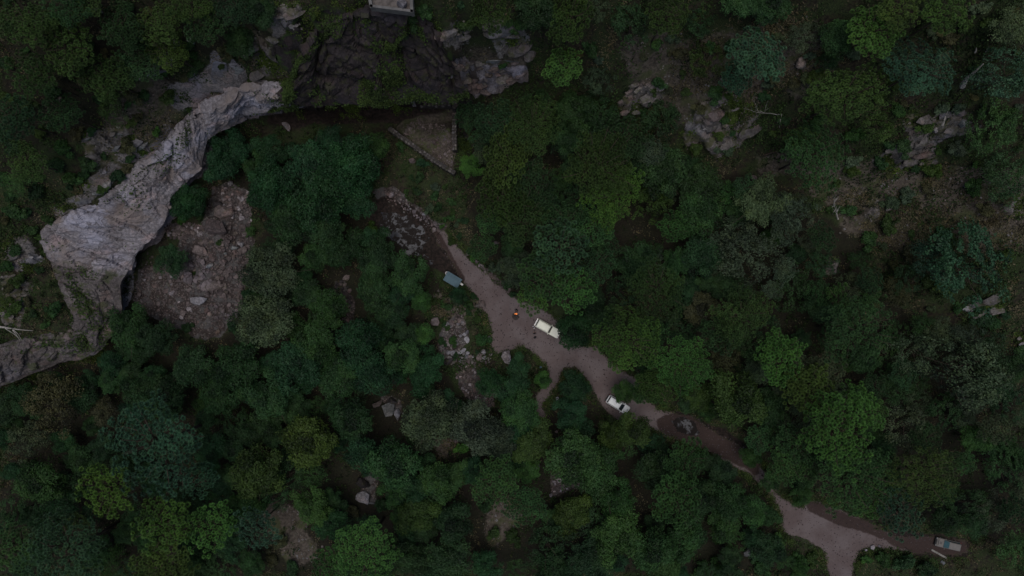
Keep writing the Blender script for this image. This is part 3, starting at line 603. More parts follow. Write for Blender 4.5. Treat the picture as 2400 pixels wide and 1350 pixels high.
for (px, py, w, h, rot, mk, ht, lab) in SINGLE:
    kf = .78 if 400 < px < 600 and 420 < py < 800 else 1
    tag(put_rock('boulder', mk, px, py, w * kf, h * kf, ht * kf, rot), lab, 'boulder', 'loose boulders')

def slab(px_poly, mk, thick, lab, tilt=0):
    P = [at(a, b) for a, b in px_poly]; c = sum(P, Vector()) / len(P)
    n = len(P); xs = np.array([[p.x - c.x, p.y - c.y, 1] for p in P]); k, *_ = np.linalg.lstsq(xs, np.array([p.z for p in P]), rcond=None)
    def top(x, y): return k[0] * x + k[1] * y + k[2] - c.z
    bot, mid, up, inn = [], [], [], []
    dens = []
    for i in range(n):
        a = P[i]; b = P[(i + 1) % n]
        for t in (0, .33, .66):
            q = a.lerp(b, t); dens.append((q.x - c.x + random.uniform(-.12, .12), q.y - c.y + random.uniform(-.12, .12)))
    for x, y in dens:
        bot.append((x, y, top(x, y) - 1.6)); mid.append((x * 1.0, y * 1.0, top(x, y) + thick * .6)); up.append((x * .96, y * .96, top(x, y) + thick)); inn.append((x * .5, y * .5, top(x * .5, y * .5) + thick + random.uniform(0, .08)))
    mb = MB(); mb.loft([bot, mid, up, inn])
    o = mb.build('rock_slab', M[mk]); o.location = c
    return tag(o, lab, 'rock slab', 'flat rock slabs')
slab([(508,150),(532,150),(537,172),(552,186),(572,190),(577,198),(555,222),(530,220),(505,205),(500,180)], 'grey', .9, 'largest flat grey rock slab above the pale cliff')
slab([(538,152),(550,141),(561,152),(547,165)], 'grey', .8, 'small square grey slab beside the largest flat slab')
slab([(552,166),(562,156),(573,164),(568,178),(555,177)], 'bluerock', .7, 'small pale cracked slab below the square grey one')
slab([(468,195),(495,212),(488,238),(450,250),(446,222)], 'pale', .6, 'brown-grey slab left of the largest flat slab')
slab([(1140,140),(1190,145),(1228,142),(1228,152),(1180,152),(1140,148)], 'bluerock', .9, 'white-edged ledge slab above the pink rocks')
slab([(1030,140),(1065,142),(1095,158),(1090,172),(1060,155)], 'grey', .6, 'grey tongue of rock at the left of the pink ledge')
slab([(1100,150),(1130,145),(1145,165),(1130,185),(1095,178)], 'pinkrock', .7, 'smooth pink rock in the middle of the pink ledge')

for (px, py, polys, n, mks, lab) in [
    (1520, 222, [Z_OUT[0]], 22, ['lichen', 'lichen', 'pinkrock'], 'brown lichened rock outcrop above the dark trees'),
    (1690, 305, [Z_OUT[1]], 26, ['lichen', 'lichen', 'pinkrock'], 'broad white-streaked rock outcrop right of centre top'),
    (2130, 360, [Z_OUT[2]], 20, ['lichen', 'lichen', 'pinkrock'], 'pale layered rock outcrop on the upper right hillside'),
    (2200, 300, [Z_OUT[3]], 9, ['lichen', 'grey'], 'low grey rocks beneath the long white dead trunk'),
    (2305, 722, [Z_OUT[4]], 16, ['pinkrock', 'lichen'], 'small pink outcrop near the right edge'),
    (2388, 795, [Z_OUT[5]], 8, ['lichen', 'pale'], 'whitish rocks cut by the right edge of the photo'),
    (55, 590, [Z_OUT[6]], 7, ['lichen', 'bluerock'], 'whitish rocks on the slope at the far left edge'),
    (240, 420, [Z_OUT[7]], 13, ['lichen', 'bluerock', 'grey'], 'long lichened outcrop above the pale cliff'),
    (250, 340, [Z_OUT[8]], 9, ['bluerock', 'lichen', 'grey'], 'grey-green lichened rocks on the upper left slope'),
    (1070, 80, [Z_OUT[9]], 10, ['lichen', 'lichen'], 'white-flecked rocks right of the dark mossy cliff'),
    (1185, 90, [Z_OUT[10]], 11, ['lichen', 'lichen'], 'mossy outcrop around the bare dead tree'),
    (655, 60, [Z_OUT[11], Z_OUT[12]], 10, ['darkrock', 'lichen'], 'dark brown outcrop left of the mossy cliff'),
    (30, 705, [Z_OUT[16]], 7, ['lichen', 'grey'], 'grey rocks around the fallen branch at the left edge')]:
    o = empty_at('rock_outcrop', px, py); tag(o, lab, 'rock outcrop', 'rock outcrops')
    for poly in polys:
        for x, y in in_poly_points(poly, max(5, int(n * .55)), 12):
            w = 16 + 50 * random.random() ** 1.6; put_rock('rock', random.choice(mks), x, y, w, w * random.uniform(.28, .6), ht=w * .02, rot=random.uniform(-40, -5), parent=o, sink=.95)
def cliff_sheet(name, lip, brow, nu, nv, amp, mat, moss_n, seed, tone=None, back=3.2, drop=4.0, lift=.5):
    """an overhanging rock face: soffit, lip, broken face up to the brow, and a buried top edge"""
    L = np.array([unproj(*p) for p in lip]); B = np.array([unproj(*p) for p in brow]); n = len(L)
    ln = np.concatenate([[0], np.cumsum((np.hypot(*np.diff(L[:, :2], axis=0).T) + np.hypot(*np.diff(B[:, :2], axis=0).T)) / 2)])
    t = np.linspace(0, ln[-1], nu); ip = lambda A: np.stack([np.interp(t, ln, A[:, k]) for k in range(3)], -1)
    L, B = ip(L), ip(B)
    for _ in range(3): L[1:-1] = (L[:-2] + 2 * L[1:-1] + L[2:]) / 4; B[1:-1] = (B[:-2] + 2 * B[1:-1] + B[2:]) / 4
    d = B[:, :2] - L[:, :2]; d = d / (np.hypot(*d.T)[:, None] + 1e-6)
    S = np.concatenate([L[:, :2] + d * back, L[:, 2:] - drop], 1); E = np.concatenate([B[:, :2] + d * 2.5, B[:, 2:] - 2.2], 1)
    rows = [(S * (1 - k) + L * k, -1 + k, 0.0) for k in np.linspace(0, .9, 8)] + [(L * (1 - k) + B * k + np.array([0, 0, 1.2]) * amp * math.sin(k * 3.14159), k, 1.0) for k in np.linspace(0, 1, nv)] + [(B * (1 - k) + E * k, 1 + k, 1 - k) for k in np.linspace(.15, 1, 6)]
    P = np.stack([r[0] for r in rows]); W = np.array([r[1] for r in rows]); hgt_ = float(np.mean(np.linalg.norm(B - L, axis=1)))
    U = np.repeat(t[None], len(rows), 0); Vv = np.repeat(W[:, None], nu, 1) * hgt_ + U * .12
    q1, k1 = facets(U + fbm(U, Vv, 7, 3, seed) * 3, Vv * .6 + U * .25, 6.5, seed + 1); q2, k2 = facets(U * 1.1 + Vv * .3, Vv * .9 - U * .3, 2.4, seed + 2); q3, k3 = facets(U, Vv, .9, seed + 3)
    D = (q1 * 2.2 + q2 * .9 - (1 - k1) * .9 - (1 - k2) * .3 + fbm(U, Vv, 9, 3, seed + 7) * 1.2) * amp + q3 * .22
    nearlip = np.clip(np.abs(W)[:, None] / .22, .25, 1); D = D * nearlip * np.clip(1.9 - np.abs(W)[:, None] * .9, .3, 1) + lift * (W > 0)[:, None]
    T = np.gradient(P, axis=1); T /= np.linalg.norm(T, axis=2, keepdims=True) + 1e-9; UP = np.gradient(P, axis=0); N = np.cross(T, UP); N /= np.linalg.norm(N, axis=2, keepdims=True) + 1e-9
    N = np.where(N[..., 2:] * np.where(W < 0, -1, 1)[:, None, None] < 0, -N, N)
    P = P + N * D[..., None] + np.stack([fbm(U, Vv * 0, 4, 3, seed + 30) * .6, fbm(U, Vv * 0, 4, 3, seed + 31) * .6, fbm(U, Vv * 0, 5, 3, seed + 32) * .5], -1)
    R = len(rows); idx = np.arange(nu * R).reshape(R, nu); Fq = np.stack([idx[:-1, :-1], idx[:-1, 1:], idx[1:, 1:], idx[1:, :-1]], -1).reshape(-1, 4)
    tn = np.zeros(U.shape) if tone is None else np.repeat(np.interp(t, ln, tone)[None], R, 0)
    o = tag(link(name, fast_mesh(name, P.reshape(-1, 3), Fq, False, [mat], dict(tone=tn.ravel()))), kind='structure')
    if not moss_n: return o
    r = np.random.default_rng(seed); w = (np.clip(fbm(U, Vv, 5, 4, seed + 20) * 2.6 - .1, 0, 1) * ((W < 1.6) & (W > -.05))[:, None] * (.25 + .75 * (tn if tone is not None else 1))).ravel(); cs = np.cumsum(w); ii = np.searchsorted(cs, r.uniform(0, cs[-1], moss_n))
    C = P.reshape(-1, 3)[ii] + r.normal(size=(moss_n, 3)) * .18 + N.reshape(-1, 3)[ii] * r.uniform(0, .35, moss_n)[:, None]
    Vq, Fm = quads(C, N.reshape(-1, 3)[ii] * .5 + [0, 0, .7] + r.normal(size=(moss_n, 3)) * .4, .19, r)
    mo = link('cliff_moss', fast_mesh('cliff_moss', Vq, Fm, False, [M['grass']], dict(shade=np.repeat(np.clip(r.normal(.5, .2, moss_n) + fbm(C[:, 0], C[:, 2], 2.5, 2, seed) * .4, 0, 1), 4)))); mo.color = (.034, .058, .017, 1)
    tag(mo, 'green moss and ferns clinging to the dark cliff face' if tone is None else 'low green plants on the lower end of the pale cliff', 'moss', None, 'stuff'); return o
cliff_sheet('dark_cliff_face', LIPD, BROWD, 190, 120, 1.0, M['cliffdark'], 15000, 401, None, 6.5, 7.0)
cliff_sheet('pale_cliff_face', LIPE, BROWE, 420, 60, .62, M['cliffpale'], 3500, 431, [.25, 0, 0, 0, 0, 0, 0, 0, 0, 0, 0, 0, 0, 0, 0, .1, .35, .7, .9, .8, .7, .6, .75, .9, 1, 1])
pk = link('pink_ledge_blocks', None, None, at(1150, 160)); tag(pk, kind='structure')
for x, y in in_poly_points(Z_PALE[1], 26, 12):
    w = random.uniform(14, 38); put_rock('rock', random.choice(['pinkrock', 'pinkrock', 'lichen']), x, y, w, w * .6, ht=w * .03, rot=random.uniform(-20, 20), parent=pk, sink=.85)

# ---------------------------------------------------------------- walls of the yard, concrete basin
STONES = [rock_mesh('stone', M['wallstone'], 300 + i, 1, 8, .9) for i in range(5)] + [rock_mesh('stone', M['lichen'], 320 + i, 1, 8, .9) for i in range(3)]
def stone_wall(name, pts, w, h, lab, step=.62):
    """coursed rubble wall: a mortar core with every stone of cap and faces set into it"""
    P = [at(a, b) for a, b in pts]; root = link(name, None, None, P[0]); tag(root, lab, 'wall', 'stone walls of the yard')
    mb = MB()
    for a, b in zip(P[:-1], P[1:]):
        d = (b - a); L = Vector((d.x, d.y, 0)).length; ang = math.atan2(d.y, d.x); nseg = max(1, int(L / 1.0))
        for i in range(nseg):
            q = a.lerp(b, (i + .5) / nseg); gz = float(ground_z(q.x, q.y)); zt = a.z + (b.z - a.z) * (i + .5) / nseg + h
            mb.box(Vector((q.x, q.y, (gz - .8 + zt) / 2)) - root.location, (L / nseg * 1.02, w * .82, zt - gz + .8), ang)
        k = max(2, int(L / step)); nrm = Vector((-math.sin(ang), math.cos(ang), 0))
        for i in range(k):
            q = a.lerp(b, (i + .5) / k); zt = q.z + h
            for side in (-1, 1):
                link('stone', random.choice(STONES), root, Vector((q.x, q.y, zt)) + nrm * side * w * .24 - root.location + Vector((0, 0, random.uniform(-.05, .08))), (0, 0, ang + random.uniform(-.3, .3)), (step * .62, w * .34, .22))
            if i % 2 == 0:
                for z in (.3, .65):
                    s = random.choice((-1, 1))
                    link('stone', random.choice(STONES), root, Vector((q.x, q.y, zt - h * z)) + nrm * s * w * .42 - root.location, (0, 0, ang), (step * .8, .16, h * .18))
    mb.build('core', M['mortar'], root)
    return root
stone_wall('stone_wall', [(917,307),(960,338),(1000,366),(1040,393),(1068,410)], 1.0, 2.3, 'slanting dry-stone wall along the lower left of the walled yard')
stone_wall('stone_wall', [(1069,240),(1068,270),(1067,300),(1067,335),(1068,358)], 1.0, 2.6, 'upright stone wall on the right side of the walled yard')
stone_wall('stone_wall', [(985,250),(1020,249),(1058,246)], .7, 1.3, 'dark retaining wall at the back of the yard under the cliff')
p0 = at(962, 222); p1 = at(974, 250)
mb = MB(); d_ = p1 - p0
mb.tube([(0, 0, .9), d_ * .5 + Vector((0, 0, 1.0)), d_ + Vector((0, 0, 1.1))], [.55, .5, .5], 4)
tag(mb.build('buttress', M['concrete'], None, loc=p0), 'sloping grey concrete buttress at the foot of the mossy cliff', 'buttress')

b0 = at(915, 14)
root = link('concrete_basin', None, None, b0); tag(root, 'open concrete basin on the cliff top at the upper edge', 'basin')
C4 = [at(a, b) for a, b in ((871,16),(966,28),(962,-45),(860,-45))]; zt = max(p.z for p in C4) + .5
def wall_seg(a, b, w, name):
    d = b - a; mb = MB(); mb.box(Vector(((a.x + b.x) / 2, (a.y + b.y) / 2, zt - .35)) - b0, (Vector((d.x, d.y, 0)).length + w, w, 1.5), math.atan2(d.y, d.x)); return mb.build(name, M['concrete'], root)
K4 = [Vector(unproj(a, b, zt)) for a, b in ((871,16),(966,28),(962,-45),(858,-45))]
for a, b in zip(K4, K4[1:] + K4[:1]): wall_seg(a, b, .42 if a != K4[0] else .36, 'wall')
mb = MB(); mb.add([Vector((p.x, p.y, zt - .55)) - b0 for p in K4], [(0, 1, 2, 3)]); mb.build('floor', mat_plain('silt', (.12, .105, .1), .95, 0, .45, 1.5, (.06, .05, .045)), root)
bo = link('boulder', rock_mesh('boulder', M['grey'], 77, 3, 10, .9), None, Vector(unproj(944, 11, zt + .2)), (0.1, .2, .6), (1.0, .95, .9)); tag(bo, 'round grey boulder lying inside the concrete basin', 'boulder', 'loose boulders')

# ---------------------------------------------------------------- vehicles
M['cream'] = mat_plain('cream_paint', (.80, .80, .69), .5, 0, .05, 2); M['white'] = mat_plain('white_paint', (.76, .78, .8), .5, 0, .08, 2, (.45, .44, .42))
M['silver'] = mat_plain('beige_paint', (.15, .14, .132), .6, 0, .1, 2, (.2, .18, .16)); M['glass'] = mat_plain('dark_glass', (.012, .016, .018), .08, 0, .1, 1); M['tealglass'] = mat_plain('teal_glass', (.05, .11, .13), .08, 0, .2, 1)
M['rubber'] = mat_plain('rubber', (.02, .02, .02), .9); M['steel'] = mat_plain('steel', (.35, .35, .36), .35, .8); M['trim'] = mat_plain('dark_trim', (.025, .025, .027), .7); M['lamp'] = mat_plain('lamp_lens', (.7, .7, .68), .15); M['red'] = mat_plain('red_lens', (.3, .02, .02), .2)
def rring(x0, x1, hw, z, r, n=4):
    pts = []
    for cx, cy, a0 in ((x1 - r, hw - r, 0), (x0 + r, hw - r, 90), (x0 + r, -hw + r, 180), (x1 - r, -hw + r, 270)):
        for i in range(n + 1):
            t = math.radians(a0 + 90 * i / n); pts.append((cx + r * math.cos(t), cy + r * math.sin(t), z))
    return pts
def vehicle(name, px, py, heading, paint, glass, L, W, lab, cabin, roof_z, belt=1.02, hood=1.0, clear=.32, corner=.25, bed=None, front_round=.35, rails=False, vents=False):
    """x forward; cabin = (rear base, front base, rear roof, front roof)"""
    p = at(px, py); root = link(name, None, None, Vector((p.x, p.y, p.z + .03)), (0, 0, math.radians(heading))); tag(root, lab, 'car' if bed is None else 'pickup truck')
    hw = W / 2; xr, xf, rr, fr = cabin; b0_ = bed if bed is not None else -L / 2
    mb = MB()
    body = [rring(b0_ + .06, L / 2 - .12, hw - .07, clear, corner), rring(b0_, L / 2, hw, clear + .22, corner), rring(b0_, L / 2, hw, belt - .22, max(corner, front_round * .7)), rring(b0_ + .02, L / 2 - .06, hw - .03, belt - .08, max(corner, front_round)), rring(b0_ + .05, L / 2 - .16, hw - .10, belt, front_round)]
    mb.loft(body); mb.build('body', paint, root)
    ho = MB(); ho.loft([rring(xf + .02, L / 2 - .3, hw - .22, belt - .01, front_round * .7), rring(xf + .06, L / 2 - .42, hw - .30, belt + .045, front_round * .6)]); hob = ho.build('bonnet', paint, root)
    if vents:
        for y in (-.18, .0, .18):
            v = MB(); v.box(((xf + L / 2) / 2 - .1, y, belt + .052), (.45, .07, .02)); v.build('vent', M['trim'], hob)
        v = MB(); v.box((L / 2 - .28, 0, belt + .035), (.10, W * .62, .03)); v.build('bonnet_gap', M['trim'], hob)
    c0, c1 = hw - .10, hw - .24
    ca = MB(); ca.loft([rring(xr, xf, c0, belt - .03, .12), rring(xr + (rr - xr) * .85, xf + (fr - xf) * .85, c0 + (c1 - c0) * .85, belt + (roof_z - belt) * .85, .13), rring(rr + .03, fr - .03, c1 - .02, roof_z - .05, .16), rring(rr + .12, fr - .12, c1 - .12, roof_z, .16)])
    ca.build('cabin', paint, root)
    ro = MB(); ro.loft([rring(rr + .10, fr - .10, c1 - .10, roof_z - .02, .15), rring(rr + .14, fr - .14, c1 - .14, roof_z + .02, .14)]); rob = ro.build('roof', paint, root)
    if rails:
        for y in (-c1 + .22, -.2, .2, c1 - .22):
            rl = MB(); rl.box(((rr + fr) / 2, y, roof_z + .03), (fr - rr - .5, .035, .025)); rl.build('rib', paint, rob)
        for s in (-1, 1):
            rl = MB(); rl.box(((rr + fr) / 2, s * (c1 + .05), roof_z - .12), (fr - rr, .04, .05)); rl.build('gutter', paint, rob)
    zb, ztp = belt - .03, roof_z - .05
    def pane(name_, q, g):      # q: four corners (u, v) mapped on a face given by 4 points
        m_ = MB(); m_.add(q, [(0, 1, 2, 3)] if True else []); return m_.build(name_, g, root)
    def lerp(a, b, t): return a + (b - a) * t
    def fb(u0, u1, v0, v1, x0, x1, off):   # front/rear pane
        out = []
        for u, v in ((u0, v0), (u1, v0), (u1, v1), (u0, v1)):
            w_ = lerp(c0, c1, v) - .07; out.append((lerp(x0, x1, v) + off, (u * 2 - 1) * w_, lerp(zb, ztp, v) + .055))
        return out
    q = fb(.0, 1, .12, .93, xf, fr, .022); pane('windscreen', q, glass)
    q = fb(.0, 1, .22, .88, xr, rr, -.022); pane('rear_window', q[::-1], glass)
    n_side = 3 if (fr - rr) > 1.7 else 2
    for s in (-1, 1):
        for i in range(n_side):
            u0 = i / n_side + .035; u1 = (i + 1) / n_side - .035; q = []
            for u, v in ((u0, .18), (u1, .18), (u1, .84), (u0, .84)):
                q.append((lerp(lerp(xr + .12, xf - .12, u), lerp(rr + .1, fr - .1, u), v), s * (lerp(c0, c1, v) + .014), lerp(zb, ztp, v)))
            pane('side_window', q if s < 0 else q[::-1], glass)
    for s in (-1, 1):
        for x in (-L / 2 + .85, L / 2 - .85):
            t = MB(); t.tube([(x, s * (hw - .2), .33), (x, s * (hw + .01), .33)], [.34, .34], 18); ty = t.build('wheel', M['rubber'], root)
            r_ = MB(); r_.tube([(x, s * (hw - .01), .33), (x, s * (hw + .025), .33)], [.2, .19], 12); r_.build('rim', M['steel'], ty)
        e = MB(); e.box((L / 2 - .04, s * (hw - .25), belt - .28), (.1, .26, .16)); e.build('headlight', M['lamp'], root)
        e = MB(); e.box((-L / 2 - .01, s * (hw - .12), belt - .25), (.06, .14, .22)); e.build('tail_light', M['red'], root)
        e = MB(); e.box((xf - .28, s * (hw + .09), belt + .12), (.1, .2, .14)); e.build('mirror', paint, root)
        e = MB(); e.box(((xr + xf) / 2 - .2, s * (hw + .005), belt - .2), (.14, .03, .03)); e.build('door_handle', M['trim'], root)
    for x in (-L / 2 - .05, L / 2 + .03):
        e = MB(); e.loft([rring(x - .09, x + .09, hw - .05, clear + .08, .08), rring(x - .09, x + .09, hw - .05, clear + .28, .08)]); e.build('bumper', M['trim'] if not rails else M['steel'], root)
    if bed is not None:
        bd = MB(); bl = bed + L / 2
        bd.box((-L / 2 + bl / 2, 0, clear + .3), (bl, W - .04, .3)); bdo = bd.build('bed', paint, root)
        fl = MB(); fl.box((-L / 2 + bl / 2, 0, clear + .462), (bl - .12, W - .2, .02)); fl.build('bed_floor', M['trim'], bdo)
        for s in (-1, 1):
            w_ = MB(); w_.box((-L / 2 + bl / 2, s * (hw - .07), clear + .68), (bl, .11, .5)); w_.build('side_wall', paint, bdo)
        w_ = MB(); w_.box((-L / 2 + .05, 0, clear + .68), (.09, W - .26, .48)); w_.build('tailgate', paint, bdo)
        w_ = MB(); w_.box((bed - .06, 0, clear + .70), (.09, W - .26, .5)); w_.build('front_wall', paint, bdo)
        for x in (-L / 2 + bl * .5,):
            w_ = MB(); w_.box((x, 0, clear + .97), (.1, W - .1, .07)); w_.build('rack_bar', paint, bdo)
    return root
vehicle('off_road_wagon', 1283, 769, -29, M['cream'], M['glass'], 5.2, 1.85, 'cream boxy off-road wagon parked at the edge of the gravel clearing', (-2.52, .78, -2.3, .28), 1.92, belt=1.1, front_round=.18, rails=True)
vehicle('station_wagon', 1447, 947, -32, M['white'], M['glass'], 5.0, 1.85, 'white car with rounded bonnet, its rear half hidden under foliage', (-2.38, 1.32, -2.1, .28), 1.62, belt=1.0, front_round=.62)
vehicle('station_wagon', 2216, 1272, 167, M['silver'], M['tealglass'], 4.9, 1.85, 'beige car with teal windscreen on the dark track lower right', (-2.35, 1.15, -2.05, .25), 1.78, belt=1.05, front_round=.42, vents=True)
q = at(2200, 1298); root = link('wooden_plank', None, None, q); tag(root, 'long grey plank on the ground beside the beige car', 'plank')
a_ = at(2181, 1287) - q; b_ = at(2220, 1309) - q
mb = MB(); mb.box((a_ + b_) / 2 + Vector((0, 0, .12)), ((b_ - a_).length, .38, .09), math.atan2((b_ - a_).y, (b_ - a_).x)); mb.build('board', M['greywood'], root)
mb = MB(); c_ = at(2209, 1318) - q; mb.box(c_ + Vector((0, 0, .1)), (.9, .7, .08), -.9); tag(mb.build('metal_sheet', mat_plain('sheet_grey', (.11, .115, .13), .6, .2, .3), None, loc=q), 'dark grey sheet lying at the end of the long plank', 'sheet')

# ---------------------------------------------------------------- roadside stall with sheet roof
sp = at(1063, 656); root = link('roadside_stall', None, None, sp, (0, 0, math.radians(-31))); tag(root, 'roadside stall with blue-grey sheet roof beside the track', 'stall')
M['tin'] = mat_plain('blue_grey_sheet', (.085, .135, .165), .85, 0, .15, .8, (.075, .11, .125)); M['whitething'] = mat_plain('white_plastic', (.5, .5, .52), .5)
LX, LY, ZR = 3.35, 2.05, 2.25
for i in range(6):
    x0 = -LX / 2 + LX * i / 6; w = LX / 6
    mb = MB(); ridge = .35
    mb.add([(x0, -LY / 2, ZR - .12), (x0 + w - .03, -LY / 2, ZR - .12), (x0 + w - .03, ridge, ZR + .1), (x0, ridge, ZR + .1), (x0, -LY / 2, ZR - .16), (x0 + w - .03, -LY / 2, ZR - .16), (x0 + w - .03, ridge, ZR + .06), (x0, ridge, ZR + .06)], [(0, 1, 2, 3), (7, 6, 5, 4), (0, 4, 5, 1), (2, 6, 7, 3), (1, 5, 6, 2), (0, 3, 7, 4)])
    mb.add([(x0, ridge, ZR + .1), (x0 + w - .03, ridge, ZR + .1), (x0 + w - .03, LY / 2, ZR - .12), (x0, LY / 2, ZR - .12), (x0, ridge, ZR + .06), (x0 + w - .03, ridge, ZR + .06), (x0 + w - .03, LY / 2, ZR - .16), (x0, LY / 2, ZR - .16)], [(0, 1, 2, 3), (7, 6, 5, 4), (0, 4, 5, 1), (2, 6, 7, 3), (1, 5, 6, 2), (0, 3, 7, 4)])
    r_ = mb.build('roof_panel', M['tin'], root)
    s_ = MB(); s_.box((x0 + w - .015, (-LY / 2 + ridge) / 2, ZR + .005), (.05, LY / 2 + ridge, .05)); s_.build('seam', M['tin'], r_)
for x in (-1, 1):
    for y in (-1, 1):
        mb = MB(); mb.tube([(x * (LX / 2 - .12), y * (LY / 2 - .12), -.3), (x * (LX / 2 - .12), y * (LY / 2 - .12), ZR - .12)], [.05, .05], 8); mb.build('post', M['steel'], root)
mb = MB(); mb.box((0, -LY / 2 + .3, .9), (LX - .5, .5, .06)); mb.build('counter', M['greywood'], root)
mb = MB(); mb.box((0, LY / 2 - .25, .45), (LX - .4, .4, .9)); mb.build('cabinet', M['tin'], root)
q = at(1048.5, 640.5); mb = MB(); mb.tube([(0, 0, 0), (0, 0, 1.2), (0, 0, 1.32)], [.36, .36, .28], 18); d0 = mb.build('water_drum', M['whitething'], None, loc=q)
tag(d0, 'white round drum at the upper left corner of the stall', 'drum'); mb = MB(); mb.tube([(0.03, 0, 1.31), (0.03, 0, 1.36)], [.17, .17], 14); mb.build('lid', M['trim'], d0)
q = at(1082, 666); mb = MB(); mb.box((0, 0, .5), (.72, .42, 1.0), math.radians(-31), .96); d1 = mb.build('cool_box', M['whitething'], None, loc=q); tag(d1, 'white box at the lower right corner of the stall', 'box')
mb = MB(); mb.box((0, 0, 1.03), (.7, .4, .06), math.radians(-31)); mb.build('lid', M['lamp'], d1)

# ---------------------------------------------------------------- camp fire and people
fp = at(1209.3, 735.5); root = link('campfire', None, None, fp); tag(root, 'small orange campfire burning on the gravel clearing', 'campfire')
M['char'] = mat_plain('charred_wood', (.018, .015, .014), .95, 0, .5, 8); M['ash'] = mat_plain('ash', (.05, .042, .04), .95, 0, .5, 6)
for i in range(7):
    a = i * .9 + .2; r0, r1 = .12, random.uniform(.45, .8)
    mb = MB(); mb.tube([(math.cos(a) * r0, math.sin(a) * r0 - .05, .16), (math.cos(a) * r1, math.sin(a) * r1 - .25, .07)], [.06, .055], 7); mb.build('log', M['char'], root)
mb = MB()
ring = [(math.cos(t * .3927) * random.uniform(.7, 1.1), math.sin(t * .3927) * random.uniform(.6, .9) - .45, .045) for t in range(16)]
mb.loft([[(x, y, .02) for x, y, z in ring], ring, [(x * .3, y * .3 - .3, .07) for x, y, z in ring]]); mb.build('ash_bed', M['ash'], root)
fl_m = mat_emit('flame', (1, .45, .14), .6)
for i in range(9):
    a = random.uniform(0, 6.28); r = random.uniform(.02, .22); x, y = math.cos(a) * r * 1.3, math.sin(a) * r * .7; hh = random.uniform(.3, .6)
    mb = MB(); mb.tube([(x, y, .08), (x * .9, y * .9, .08 + hh * .3), (x * .6 + .03, y * .6, .08 + hh * .7), (x * .5 + .05, y * .5, .1 + hh)], [.06, .10, .06, .008], 7); mb.build('flame', fl_m, root, True)

